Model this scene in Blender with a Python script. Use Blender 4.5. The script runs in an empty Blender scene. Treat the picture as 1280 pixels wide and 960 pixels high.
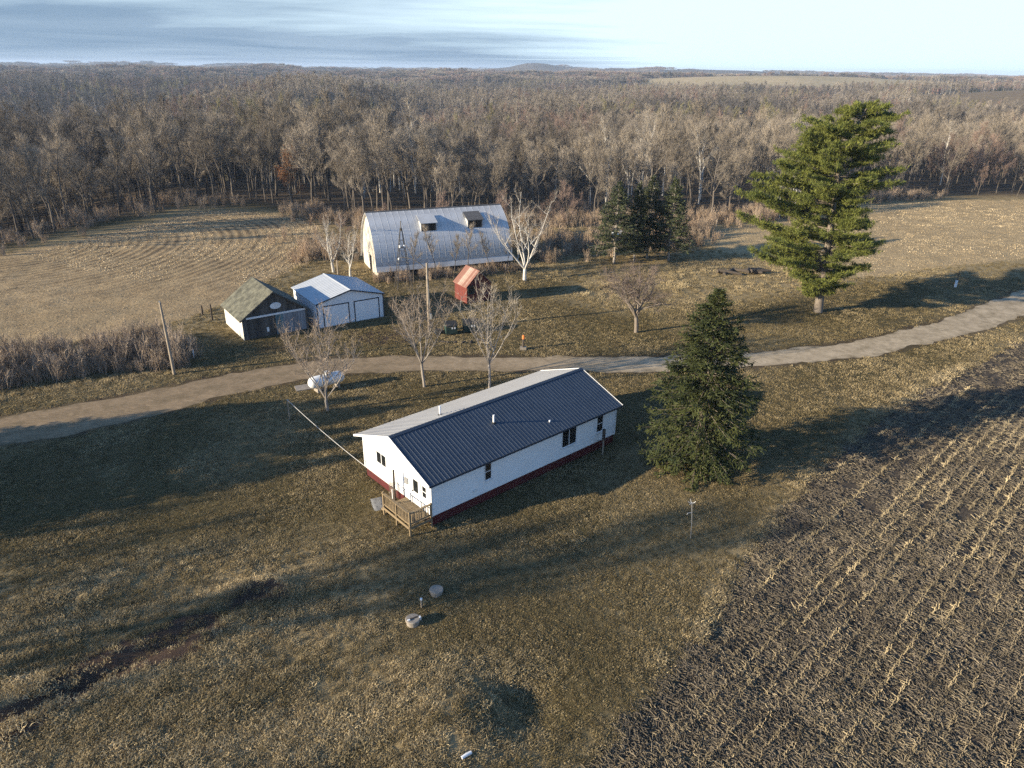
import bpy, math, random
import numpy as np
from mathutils import Matrix, Vector
from mathutils.geometry import delaunay_2d_cdt

# ------------------------------------------------------------------ camera, sky, sun, exposure
sc = bpy.context.scene
COL = sc.collection
R = math.radians
SUN_EL, SUN_AZ = R(14.5), R(201.0)          # azimuth counter-clockwise from +X

cam = bpy.data.cameras.new("camera")
cam.sensor_width = 36.0
cam.lens = 36.0 * 890 / 1280
cam.clip_start, cam.clip_end = 0.5, 30000
cam_o = bpy.data.objects.new("camera", cam)
COL.objects.link(cam_o)
cam_o.matrix_world = Matrix.Translation((0, 0, 27)) @ Matrix.Rotation(R(90 - 23.9), 4, 'X') @ Matrix.Rotation(R(0.67), 4, 'Z')
sc.camera = cam_o

world = bpy.data.worlds.new("World")
sc.world = world
world.use_nodes = True
wn, wl = world.node_tree.nodes, world.node_tree.links
wn.clear()


def N(tree, kind, **kw):
    n = tree.nodes.new(kind)
    for k, v in kw.items():
        if k.startswith('i_'):
            n.inputs[k[2:].replace('_', ' ')].default_value = v
        else:
            setattr(n, k, v)
    return n


def math_n(tree, op, a, b=None, c=None, clamp=False):
    n = tree.nodes.new('ShaderNodeMath')
    n.operation = op
    n.use_clamp = clamp
    for i, v in enumerate((a, b, c)):
        if v is None:
            continue
        if isinstance(v, (int, float)):
            n.inputs[i].default_value = v
        else:
            tree.links.new(v, n.inputs[i])
    return n.outputs[0]


def mix_rgb(tree, fac, a, b, mode='MIX'):
    n = tree.nodes.new('ShaderNodeMix')
    n.data_type = 'RGBA'
    n.blend_type = mode
    for s, v in ((n.inputs[0], fac), (n.inputs[6], a), (n.inputs[7], b)):
        if isinstance(v, (int, float)):
            s.default_value = v
        elif isinstance(v, (tuple, list)):
            s.default_value = (*v[:3], 1)
        else:
            tree.links.new(v, s)
    return n.outputs[2]


WT = world.node_tree
sky = N(WT, 'ShaderNodeTexSky')
sky.sky_type = 'NISHITA'
sky.sun_disc = False
sky.sun_elevation = SUN_EL
sky.sun_rotation = R(90) - SUN_AZ
sky.altitude = 300
sky.air_density = 1.15
sky.dust_density = 0.4
sky.ozone_density = 5.0
tc = N(WT, 'ShaderNodeTexCoord')
sep = N(WT, 'ShaderNodeSeparateXYZ')
wl.new(tc.outputs['Generated'], sep.inputs[0])
# the sky is read a little above the true direction so that the yellow band of the last degrees stays below the horizon
va = N(WT, 'ShaderNodeVectorMath', operation='ADD')
va.inputs[1].default_value = (0, 0, 0.16)
wl.new(tc.outputs['Generated'], va.inputs[0])
vn = N(WT, 'ShaderNodeVectorMath', operation='NORMALIZE')
wl.new(va.outputs[0], vn.inputs[0])
wl.new(vn.outputs[0], sky.inputs[0])
zz = math_n(WT, 'ADD', math_n(WT, 'MAXIMUM', sep.outputs[2], 0.0), 0.012)
px_ = math_n(WT, 'DIVIDE', sep.outputs[0], zz)
py_ = math_n(WT, 'DIVIDE', sep.outputs[1], zz)
cmb = N(WT, 'ShaderNodeCombineXYZ')
wl.new(px_, cmb.inputs[0])
wl.new(py_, cmb.inputs[1])
nz1 = N(WT, 'ShaderNodeTexNoise', i_Scale=0.055, i_Detail=8.0, i_Roughness=0.6, i_Distortion=0.8)
nz2 = N(WT, 'ShaderNodeTexNoise', i_Scale=0.075, i_Detail=8.0, i_Roughness=0.55, i_Distortion=1.0)
wl.new(cmb.outputs[0], nz1.inputs['Vector'])
wl.new(cmb.outputs[0], nz2.inputs['Vector'])
# edge of a stratus deck: everything left of a line in the plane of the deck
side = math_n(WT, 'SUBTRACT', math_n(WT, 'MULTIPLY_ADD', py_, 0.205, -5.3), px_)
cl = math_n(WT, 'ADD', math_n(WT, 'MULTIPLY', side, 0.14), math_n(WT, 'MULTIPLY', math_n(WT, 'SUBTRACT', nz1.outputs[0], 0.5), 4.2))
cl = math_n(WT, 'MULTIPLY_ADD', cl, 0.95, 0.45, clamp=True)
streak = math_n(WT, 'MULTIPLY_ADD', math_n(WT, 'SUBTRACT', nz2.outputs[0], 0.5), 2.2, 0.42, clamp=True)
CLOUD_A, CLOUD_B = (0.72, 1.15, 1.7), (1.35, 1.8, 2.35)
cloud = mix_rgb(WT, streak, CLOUD_A, CLOUD_B)
cl = math_n(WT, 'MULTIPLY', cl, math_n(WT, 'MULTIPLY_ADD', streak, -0.10, 0.98))
# thin bright veil, densest towards the horizon
vr = N(WT, 'ShaderNodeMapRange', interpolation_type='SMOOTHSTEP')
vr.inputs[1].default_value, vr.inputs[2].default_value, vr.inputs[3].default_value, vr.inputs[4].default_value = 0.07, 0.20, 0.94, 0.02
wl.new(sep.outputs[2], vr.inputs[0])
veil = vr.outputs[0]
skyv = mix_rgb(WT, veil, sky.outputs[0], (3.25, 4.05, 4.45))
skyc = mix_rgb(WT, cl, skyv, cloud)
bg = N(WT, 'ShaderNodeBackground')
bg.inputs[1].default_value = 0.125
wo = N(WT, 'ShaderNodeOutputWorld')
wl.new(skyc, bg.inputs[0])
wl.new(bg.outputs[0], wo.inputs[0])

sun = bpy.data.lights.new("sun", 'SUN')
sun.energy = 5.0
sun.angle = R(0.5)
sun.color = (1.0, 0.86, 0.63)
sun_o = bpy.data.objects.new("sun", sun)
COL.objects.link(sun_o)
S = Vector((math.cos(SUN_EL) * math.cos(SUN_AZ), math.cos(SUN_EL) * math.sin(SUN_AZ), math.sin(SUN_EL)))
sun_o.rotation_euler = (-S).to_track_quat('-Z', 'Y').to_euler()
sun_o.location = S * 300

sc.view_settings.view_transform = 'Standard'
sc.view_settings.look = 'None'
sc.view_settings.exposure = 1.18
sc.view_settings.gamma = 1.0
sc.view_settings.use_curve_mapping = False
sc.cycles.max_bounces = 5
sc.cycles.diffuse_bounces = 2
sc.cycles.volume_bounces = 1
sc.cycles.transparent_max_bounces = 8
sc.cycles.use_denoising = False
sc.cycles.sample_clamp_indirect = 4.0

rng = np.random.default_rng(7)
random.seed(7)

# ------------------------------------------------------------------ helpers


class MB:
    """Collects faces and links them as ONE mesh object."""

    def __init__(self):
        self.V, self.L, self.T, self.M, self.n = [], [], [], [], 0

    def add(self, v, f, m=0):
        v = np.asarray(v, float).reshape(-1, 3)
        f = np.asarray(f, int)
        self.V.append(v)
        self.L.append((f + self.n).ravel())
        self.T.append(np.full(len(f), f.shape[1], int))
        self.M.append(np.full(len(f), m, int))
        self.n += len(v)

    def ngon(self, v, m=0):
        self.add(v, [list(range(len(v)))], m)

    def box(self, c, s, m=0, rz=0.0):
        x, y, z = np.asarray(s, float) / 2
        v = np.array([(-x, -y, -z), (x, -y, -z), (x, y, -z), (-x, y, -z), (-x, -y, z), (x, -y, z), (x, y, z), (-x, y, z)])
        if rz:
            c_, s_ = math.cos(rz), math.sin(rz)
            v = v @ np.array([[c_, s_, 0], [-s_, c_, 0], [0, 0, 1]])
        self.add(v + np.asarray(c, float), [(0, 3, 2, 1), (4, 5, 6, 7), (0, 1, 5, 4), (1, 2, 6, 5), (2, 3, 7, 6), (3, 0, 4, 7)], m)

    def bx(self, a, b, m=0):
        a, b = np.asarray(a, float), np.asarray(b, float)
        self.box((a + b) / 2, np.abs(b - a), m)

    def beam(self, p0, p1, w, h, m=0, up=(0, 0, 1)):
        p0, p1 = np.asarray(p0, float), np.asarray(p1, float)
        d = (p1 - p0) / max(np.linalg.norm(p1 - p0), 1e-9)
        u = np.asarray(up, float)
        if abs(d @ u) > 0.97:
            u = np.array((1.0, 0, 0))
        s = np.cross(d, u)
        s /= np.linalg.norm(s)
        u = np.cross(s, d)
        a, b = s * w / 2, u * h / 2
        v = [p0 - a - b, p0 + a - b, p0 + a + b, p0 - a + b, p1 - a - b, p1 + a - b, p1 + a + b, p1 - a + b]
        self.add(v, [(0, 1, 2, 3), (7, 6, 5, 4), (0, 4, 5, 1), (1, 5, 6, 2), (2, 6, 7, 3), (3, 7, 4, 0)], m)

    def tube(self, P, r, n=6, m=0, cap=True):
        P = np.asarray(P, float)
        r = np.broadcast_to(np.asarray(r, float), (len(P),))
        D = np.gradient(P, axis=0)
        D /= np.linalg.norm(D, axis=1)[:, None] + 1e-12
        ref = np.array((0.31, 0.95, 0.05)) if abs(D[0, 2]) > 0.7 else np.array((0, 0, 1.0))
        A = np.cross(D, ref)
        A /= np.linalg.norm(A, axis=1)[:, None] + 1e-12
        B = np.cross(D, A)
        t = np.arange(n) * 2 * math.pi / n
        ring = P[:, None] + r[:, None, None] * (A[:, None] * np.cos(t)[None, :, None] + B[:, None] * np.sin(t)[None, :, None])
        k = len(P)
        i = np.arange(k - 1)[:, None] * n
        j = np.arange(n)[None]
        j2 = (j + 1) % n
        F = np.stack([i + j, i + j2, i + n + j2, i + n + j], -1).reshape(-1, 4)
        self.add(ring.reshape(-1, 3), F, m)
        if cap:
            self.ngon(ring[-1], m)
            self.ngon(ring[0][::-1], m)

    def prism(self, prof, axis_a, axis_b, ext, o=(0, 0, 0), m=0):
        """prof: 2-D outline in the plane (axis_a, axis_b); ext: 3-D extrusion vector."""
        a, b, e, o = (np.asarray(q, float) for q in (axis_a, axis_b, ext, o))
        p = np.array([o + a * x + b * y for x, y in prof])
        q = p + e
        k = len(p)
        self.add(np.vstack([p, q]), [(i, (i + 1) % k, k + (i + 1) % k, k + i) for i in range(k)], m)
        self.ngon(p[::-1], m)
        self.ngon(q, m)

    def mesh(self, name, mats, smooth=False):
        me = bpy.data.meshes.new(name)
        V = np.vstack(self.V)
        L, T, M = np.concatenate(self.L), np.concatenate(self.T), np.concatenate(self.M)
        me.vertices.add(len(V))
        me.vertices.foreach_set('co', V.ravel())
        me.loops.add(len(L))
        me.loops.foreach_set('vertex_index', L)
        me.polygons.add(len(T))
        me.polygons.foreach_set('loop_start', np.concatenate([[0], np.cumsum(T)[:-1]]))
        me.polygons.foreach_set('loop_total', T)
        for m in (mats if isinstance(mats, (list, tuple)) else [mats]):
            me.materials.append(m)
        me.polygons.foreach_set('material_index', M)
        me.polygons.foreach_set('use_smooth', np.full(len(T), bool(smooth)))
        me.update(calc_edges=True)
        me.validate()
        return me

    def build(self, name, mats, parent=None, smooth=False, loc=None):
        return place_mesh(self.mesh(name, mats, smooth), name, parent, loc)


def place_mesh(me, name, parent=None, loc=None, rot=None):
    o = bpy.data.objects.new(name, me)
    COL.objects.link(o)
    if parent is not None:
        o.parent = parent
    if loc is not None:
        o.location = loc
    if rot is not None:
        o.rotation_euler = rot
    return o


def tag(o, label=None, cat=None, group=None, kind=None):
    for k, v in (('label', label), ('category', cat), ('group', group), ('kind', kind)):
        if v:
            o[k] = v
    return o


def thing(name, label, cat, loc=(0, 0, 0), rz=0.0, group=None):
    o = bpy.data.objects.new(name, None)
    o.empty_display_size = 0.3
    COL.objects.link(o)
    o.location = loc
    o.rotation_euler = (0, 0, rz)
    return tag(o, label, cat, group)


def box_mesh(name, a, b, m):
    q = MB()
    q.bx(a, b)
    return q.mesh(name, m)


def part_box(name, a, b, m, parent, rz=0):
    return place_mesh(box_mesh(name, a, b, m), name, parent)


# numpy value noise -------------------------------------------------
_P = np.random.default_rng(3).random((256, 256))


def vnoise(x, y):
    xi, yi = np.floor(x).astype(int), np.floor(y).astype(int)
    fx, fy = x - xi, y - yi
    fx, fy = fx * fx * (3 - 2 * fx), fy * fy * (3 - 2 * fy)
    g = lambda i, j: _P[i & 255, j & 255]
    a = g(xi, yi) * (1 - fx) + g(xi + 1, yi) * fx
    b = g(xi, yi + 1) * (1 - fx) + g(xi + 1, yi + 1) * fx
    return (a * (1 - fy) + b * fy) * 2 - 1


def fbm(x, y, s, oct=4):
    x, y = np.asarray(x, float) / s, np.asarray(y, float) / s
    t, a = 0, 1.0
    for k in range(oct):
        t = t + a * vnoise(x + 17.3 * k, y - 9.1 * k)
        x, y, a = x * 2, y * 2, a * 0.5
    return t


def sstep(a, b, x):
    t = np.clip((x - a) / (b - a), 0, 1)
    return t * t * (3 - 2 * t)


def seg_dist(x, y, pts, closed=True):
    x, y = np.asarray(x, float), np.asarray(y, float)
    d = np.full(x.shape, 1e18)
    k = len(pts)
    for i in range(k if closed else k - 1):
        (ax, ay), (bx, by) = pts[i], pts[(i + 1) % k]
        ux, uy = bx - ax, by - ay
        t = np.clip(((x - ax) * ux + (y - ay) * uy) / (ux * ux + uy * uy), 0, 1)
        d = np.minimum(d, (x - ax - t * ux) ** 2 + (y - ay - t * uy) ** 2)
    return np.sqrt(d)


def inside(x, y, pts):
    x, y = np.asarray(x, float), np.asarray(y, float)
    r = np.zeros(x.shape, bool)
    k = len(pts)
    for i in range(k):
        (ax, ay), (bx, by) = pts[i], pts[(i + 1) % k]
        c = ((ay > y) != (by > y)) & (x < (bx - ax) * (y - ay) / ((by - ay) or 1e-12) + ax)
        r ^= c
    return r


def sdf(x, y, pts):
    d = seg_dist(x, y, pts)
    return np.where(inside(x, y, pts), -d, d)


# ------------------------------------------------------------------ materials


def new_mat(name):
    m = bpy.data.materials.new(name)
    m.use_nodes = True
    m.node_tree.nodes.clear()
    t = m.node_tree
    b = N(t, 'ShaderNodeBsdfPrincipled')
    o = N(t, 'ShaderNodeOutputMaterial')
    t.links.new(b.outputs[0], o.inputs[0])
    return m, t, b


def coords(t, scale=(1, 1, 1), rot=(0, 0, 0), kind='Object'):
    c = N(t, 'ShaderNodeTexCoord')
    mp = N(t, 'ShaderNodeMapping')
    mp.inputs['Scale'].default_value = scale
    mp.inputs['Rotation'].default_value = rot
    t.links.new(c.outputs[kind], mp.inputs[0])
    return mp.outputs[0]


def noise(t, vec, scale, detail=5, rough=0.6, dist=0.0):
    n = N(t, 'ShaderNodeTexNoise', i_Scale=scale, i_Detail=float(detail), i_Roughness=rough, i_Distortion=dist)
    if vec is not None:
        t.links.new(vec, n.inputs['Vector'])
    return n.outputs[0]


def contrast(t, v, lo, hi):
    n = N(t, 'ShaderNodeMapRange')
    n.inputs[1].default_value, n.inputs[2].default_value = lo, hi
    n.clamp = True
    t.links.new(v, n.inputs[0])
    return n.outputs[0]


def bump(t, b, h, strength=0.5, dist=0.05):
    n = N(t, 'ShaderNodeBump', i_Strength=strength, i_Distance=dist)
    t.links.new(h, n.inputs['Height'])
    t.links.new(n.outputs[0], b.inputs['Normal'])
    return n


def simple(name, c, c2=None, scale=3.0, rough=0.7, metal=0.0, spec=0.3, stretch=(1, 1, 1), lo=0.35, hi=0.65, bmp=0.0, rnd=0.0, coat=0.0):
    m, t, b = new_mat(name)
    b.inputs['Roughness'].default_value = rough
    b.inputs['Metallic'].default_value = metal
    b.inputs['Specular IOR Level'].default_value = spec
    if coat:
        b.inputs['Coat Weight'].default_value = coat
        b.inputs['Coat Roughness'].default_value = 0.25
    v = coords(t, stretch)
    nz = noise(t, v, scale, 6, 0.65)
    col = mix_rgb(t, contrast(t, nz, lo, hi), c, c2 or tuple(q * 0.8 for q in c))
    if rnd:
        oi = N(t, 'ShaderNodeObjectInfo')
        k = math_n(t, 'MULTIPLY_ADD', oi.outputs['Random'], 2 * rnd, 1 - rnd)
        hv = N(t, 'ShaderNodeHueSaturation')
        t.links.new(col, hv.inputs['Color'])
        t.links.new(k, hv.inputs['Value'])
        col = hv.outputs[0]
    t.links.new(col, b.inputs['Base Color'])
    if bmp:
        bump(t, b, nz, bmp, 0.03)
    return m


M = {}
M['white_siding'] = simple('white_siding', (0.84, 0.84, 0.83), (0.78, 0.78, 0.77), 0.8, 0.55)
M['white_trim'] = simple('white_trim', (0.8, 0.8, 0.8), (0.66, 0.66, 0.66), 2, 0.5)
M['skirt_red'] = simple('skirt_red', (0.095, 0.016, 0.016), (0.06, 0.011, 0.012), 1.5, 0.7)
M['glass_dark'] = simple('glass_dark', (0.010, 0.012, 0.014), (0.016, 0.018, 0.02), 1, 0.12, spec=0.35)
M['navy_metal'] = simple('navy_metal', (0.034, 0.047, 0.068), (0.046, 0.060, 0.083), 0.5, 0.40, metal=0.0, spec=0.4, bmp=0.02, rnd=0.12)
M['pale_metal_and_sheen'] = simple('pale_metal_and_sheen', (0.36, 0.355, 0.345), (0.30, 0.295, 0.29), 0.6, 0.5, metal=0.0, spec=0.4)
M['deck_wood'] = simple('deck_wood', (0.27, 0.20, 0.115), (0.16, 0.12, 0.075), 6, 0.8, stretch=(1, 1, 6), rnd=0.2)
M['post_wood'] = simple('post_wood', (0.36, 0.30, 0.23), (0.22, 0.18, 0.14), 5, 0.85, stretch=(3, 3, 0.4))
M['dark_wood'] = simple('dark_wood', (0.10, 0.080, 0.062), (0.055, 0.045, 0.038), 5, 0.85, stretch=(3, 3, 0.4))
M['concrete'] = simple('concrete', (0.33, 0.285, 0.235), (0.22, 0.19, 0.155), 5, 0.85, bmp=0.3)
M['tank_white'] = simple('tank_white', (0.82, 0.82, 0.80), (0.70, 0.70, 0.68), 1.2, 0.35)
M['garage_wall'] = simple('garage_wall', (0.80, 0.81, 0.82), (0.74, 0.75, 0.77), 1.0, 0.5)
M['garage_door'] = simple('garage_door', (0.84, 0.84, 0.84), (0.78, 0.78, 0.79), 1.0, 0.5)
M['garage_roof'] = simple('garage_roof', (0.50, 0.52, 0.54), (0.44, 0.46, 0.48), 0.8, 0.4, metal=0.0, spec=0.5)
M['dark_trim'] = simple('dark_trim', (0.02, 0.035, 0.055), (0.03, 0.04, 0.06), 2, 0.5)
M['barn_board'] = simple('barn_board', (0.62, 0.57, 0.49), (0.30, 0.26, 0.21), 4, 0.85, stretch=(2, 2, 0.5), lo=0.45, hi=0.72, rnd=0.18)
M['barn_metal'] = simple('barn_metal', (0.60, 0.60, 0.60), (0.40, 0.395, 0.39), 0.35, 0.5, metal=0.15, spec=0.5, stretch=(1, 1, 1), rnd=0.05)
M['old_board'] = simple('old_board', (0.115, 0.105, 0.095), (0.05, 0.046, 0.042), 4, 0.9, stretch=(3, 3, 0.3), rnd=0.35)
M['shed_white'] = simple('shed_white', (0.68, 0.65, 0.58), (0.42, 0.38, 0.32), 5, 0.85, stretch=(2, 2, 0.4), lo=0.45, hi=0.75, rnd=0.1)
M['shingle'] = simple('shingle', (0.150, 0.145, 0.108), (0.065, 0.064, 0.050), 1.4, 0.9, lo=0.4, hi=0.62, rnd=0.2)
M['teal_door'] = simple('teal_door', (0.16, 0.25, 0.27), (0.10, 0.15, 0.17), 4, 0.8, stretch=(3, 3, 0.4), rnd=0.2)
M['grey_door'] = simple('grey_door', (0.27, 0.28, 0.30), (0.15, 0.16, 0.18), 4, 0.8, stretch=(3, 3, 0.4), rnd=0.2)
M['red_board'] = simple('red_board', (0.17, 0.042, 0.032), (0.11, 0.028, 0.022), 4, 0.85, stretch=(2, 2, 0.4), rnd=0.2)
M['black_hole'] = simple('black_hole', (0.015, 0.013, 0.012), (0.02, 0.018, 0.016), 2, 0.9)
M['steel'] = simple('steel', (0.20, 0.19, 0.18), (0.10, 0.085, 0.07), 5, 0.6, metal=0.4)
M['grey_metal'] = simple('grey_metal', (0.42, 0.42, 0.42), (0.32, 0.32, 0.32), 4, 0.45, metal=0.5)
M['bin_green'] = simple('bin_green', (0.030, 0.060, 0.050), (0.02, 0.042, 0.036), 3, 0.6)
M['rubber'] = simple('rubber', (0.02, 0.02, 0.02), (0.03, 0.03, 0.03), 3, 0.8)
M['orange'] = simple('orange', (0.70, 0.22, 0.05), (0.6, 0.18, 0.05), 3, 0.6)
M['grey_tarp'] = simple('grey_tarp', (0.22, 0.22, 0.22), (0.14, 0.14, 0.14), 4, 0.8)
M['wire'] = simple('wire', (0.55, 0.53, 0.50), (0.5, 0.48, 0.45), 3, 0.6)
M['leaf_pile'] = simple('leaf_pile', (0.16, 0.10, 0.055), (0.06, 0.04, 0.03), 8, 0.9)
M['dark_shrub'] = simple('dark_shrub', (0.055, 0.060, 0.035), (0.03, 0.034, 0.02), 4, 0.9)
M['brick_red'] = simple('brick_red', (0.40, 0.16, 0.11), (0.32, 0.13, 0.09), 1, 0.8)

m, t, b = new_mat('rusty_metal')
b.inputs['Roughness'].default_value = 0.65
v = coords(t, (1, 1, 1))
f1 = contrast(t, noise(t, v, 2.2, 6, 0.7), 0.38, 0.62)
oi = N(t, 'ShaderNodeObjectInfo')
f2 = contrast(t, math_n(t, 'ADD', oi.outputs['Random'], math_n(t, 'MULTIPLY', f1, 0.35)), 0.35, 0.95)
t.links.new(mix_rgb(t, f2, (0.22, 0.10, 0.07), (0.42, 0.31, 0.245)), b.inputs['Base Color'])
M['rusty_metal'] = m


def plant_mat(name, c1, c2, rnd=0.25, rough=0.8, transl=0.0, scale=0.6, attr=None, c3=None):
    """twigs, needles, blades: two tones by noise in the plant, value shifted per copy."""
    m, t, b = new_mat(name)
    b.inputs['Roughness'].default_value = rough
    b.inputs['Specular IOR Level'].default_value = 0.15
    v = coords(t)
    f = contrast(t, noise(t, v, scale, 4, 0.7), 0.35, 0.65)
    col = mix_rgb(t, f, c1, c2)
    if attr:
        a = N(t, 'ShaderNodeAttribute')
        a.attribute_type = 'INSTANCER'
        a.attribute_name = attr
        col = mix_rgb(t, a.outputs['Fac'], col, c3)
    oi = N(t, 'ShaderNodeObjectInfo')
    hv = N(t, 'ShaderNodeHueSaturation')
    t.links.new(col, hv.inputs['Color'])
    t.links.new(math_n(t, 'MULTIPLY_ADD', oi.outputs['Random'], 2 * rnd, 1 - rnd), hv.inputs['Value'])
    t.links.new(hv.outputs[0], b.inputs['Base Color'])
    if transl:
        tr = N(t, 'ShaderNodeBsdfTranslucent')
        t.links.new(hv.outputs[0], tr.inputs[0])
        ms = N(t, 'ShaderNodeMixShader')
        ms.inputs[0].default_value = transl
        o = [q for q in t.nodes if q.type == 'OUTPUT_MATERIAL'][0]
        t.links.new(b.outputs[0], ms.inputs[1])
        t.links.new(tr.outputs[0], ms.inputs[2])
        t.links.new(ms.outputs[0], o.inputs[0])
    return m


M['bark'] = plant_mat('bark', (0.16, 0.13, 0.105), (0.23, 0.195, 0.16), 0.2)
M['bark_dark'] = plant_mat('bark_dark', (0.095, 0.08, 0.068), (0.15, 0.13, 0.11), 0.25)
M['bark_grey'] = plant_mat('bark_grey', (0.24, 0.21, 0.18), (0.36, 0.32, 0.28), 0.2)
M['bark_white'] = plant_mat('bark_white', (0.62, 0.60, 0.55), (0.36, 0.32, 0.28), 0.1, scale=0.9)
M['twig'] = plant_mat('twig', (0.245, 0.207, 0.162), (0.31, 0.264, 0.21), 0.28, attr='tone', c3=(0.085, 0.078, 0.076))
M['twig_pale'] = plant_mat('twig_pale', (0.36, 0.31, 0.25), (0.29, 0.25, 0.20), 0.2)
M['twig_red'] = plant_mat('twig_red', (0.255, 0.18, 0.145), (0.20, 0.145, 0.12), 0.25)
M['twig_olive'] = plant_mat('twig_olive', (0.24, 0.215, 0.12), (0.19, 0.17, 0.10), 0.2)
M['leaf_rust'] = plant_mat('leaf_rust', (0.26, 0.11, 0.04), (0.16, 0.08, 0.04), 0.25, transl=0.2)
M['maple_twig'] = plant_mat('maple_twig', (0.36, 0.28, 0.21), (0.28, 0.22, 0.17), 0.15)
M['apple_twig'] = plant_mat('apple_twig', (0.20, 0.15, 0.125), (0.15, 0.115, 0.10), 0.15)
M['pine_needle'] = plant_mat('pine_needle', (0.215, 0.225, 0.055), (0.125, 0.15, 0.042), 0.1, 0.7, 0.3, 0.5)
M['spruce_needle'] = plant_mat('spruce_needle', (0.075, 0.082, 0.026), (0.034, 0.045, 0.019), 0.15, 0.75, 0.15, 0.5)
M['blue_spruce'] = plant_mat('blue_spruce', (0.098, 0.108, 0.052), (0.052, 0.066, 0.036), 0.2, 0.75, 0.12, 0.5)
M['grass_blade'] = plant_mat('grass_blade', (0.168, 0.133, 0.058), (0.255, 0.194, 0.102), 0.5, 0.8, 0.25, 0.7, attr='tone', c3=(0.50, 0.40, 0.24))
M['straw'] = plant_mat('straw', (0.180, 0.149, 0.112), (0.112, 0.094, 0.072), 0.35, 0.85, 0.1, 1.5, attr='tone', c3=(0.52, 0.42, 0.25))
M['straw_pale'] = plant_mat('straw_pale', (0.42, 0.325, 0.20), (0.32, 0.25, 0.155), 0.3, 0.85, 0.15, 1.5, attr='tone', c3=(0.66, 0.53, 0.34))
M['brush_stem'] = plant_mat('brush_stem', (0.34, 0.275, 0.21), (0.25, 0.20, 0.155), 0.3, attr='tone', c3=(0.35, 0.25, 0.17))

# ground materials --------------------------------------------------


def ground_mat(name, cols, fine=9.0, big=0.12, bstr=0.7, rows=None, attr=False, stretch=(1, 1, 1), srot=0.0, bd=0.06):
    m, t, b = new_mat(name)
    b.inputs['Roughness'].default_value = 0.95
    b.inputs['Specular IOR Level'].default_value = 0.05
    v = coords(t, stretch, (0, 0, srot))
    w = coords(t)
    n1 = noise(t, v, fine, 6, 0.72, 0.4)
    n2 = noise(t, w, big, 6, 0.65, 0.6)
    n3 = noise(t, w, big * 6, 5, 0.65, 0.3)
    c = mix_rgb(t, contrast(t, n2, 0.38, 0.62), cols[0], cols[1])
    c = mix_rgb(t, math_n(t, 'MULTIPLY', contrast(t, n3, 0.42, 0.66), 0.7), c, cols[2])
    if attr:
        a = N(t, 'ShaderNodeAttribute')
        a.attribute_name = 'dry'
        fd = math_n(t, 'MULTIPLY', a.outputs['Fac'], contrast(t, n3, 0.25, 0.5))
        c = mix_rgb(t, fd, c, attr[0])
        a2 = N(t, 'ShaderNodeAttribute')
        a2.attribute_name = 'soil'
        fs = contrast(t, math_n(t, 'ADD', a2.outputs['Fac'], math_n(t, 'MULTIPLY', n3, 0.6)), 0.5, 0.9)
        c = mix_rgb(t, fs, c, attr[1])
        a3 = N(t, 'ShaderNodeAttribute')
        a3.attribute_name = 'wood'
        c = mix_rgb(t, a3.outputs['Fac'], c, attr[2])
    hgt = n1
    if name == 'driveway':
        a = N(t, 'ShaderNodeAttribute')
        a.attribute_name = 'soil'
        fs = math_n(t, 'MULTIPLY', a.outputs['Fac'], contrast(t, n3, 0.25, 0.6))
        a2 = N(t, 'ShaderNodeAttribute')
        a2.attribute_name = 'dirt'
        c = mix_rgb(t, a2.outputs['Fac'], c, mix_rgb(t, contrast(t, n3, 0.35, 0.65), (0.35, 0.26, 0.17), (0.27, 0.20, 0.13)))
        c = mix_rgb(t, math_n(t, 'MULTIPLY', fs, 0.9), c, (0.17, 0.135, 0.085))
    if rows:
        c, hgt = rows(t, w, c, n1, n3)
    k = contrast(t, n1, 0.25, 0.75)
    c = mix_rgb(t, 1.0, c, mix_rgb(t, k, (0.55, 0.55, 0.55), (1.25, 1.22, 1.15)), 'MULTIPLY')
    t.links.new(c, b.inputs['Base Color'])
    bump(t, b, hgt, bstr, bd)
    return m


def rows_front(t, w, c, n1, n3):
    wv = N(t, 'ShaderNodeTexWave', i_Scale=1.0, i_Distortion=1.2, i_Detail=2.0)
    wv.inputs['Detail Scale'].default_value = 1.5
    wv.bands_direction = 'X'
    mp = N(t, 'ShaderNodeMapping')
    mp.inputs['Rotation'].default_value = (0, 0, R(45))
    s = 0.314 / 0.76 * 1.0
    mp.inputs['Scale'].default_value = (s, s, s)
    t.links.new(w, mp.inputs[0])
    t.links.new(mp.outputs[0], wv.inputs['Vector'])
    h = math_n(t, 'MULTIPLY_ADD', wv.outputs['Fac'], 0.5, math_n(t, 'MULTIPLY', n1, 0.6))
    return c, h


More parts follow.
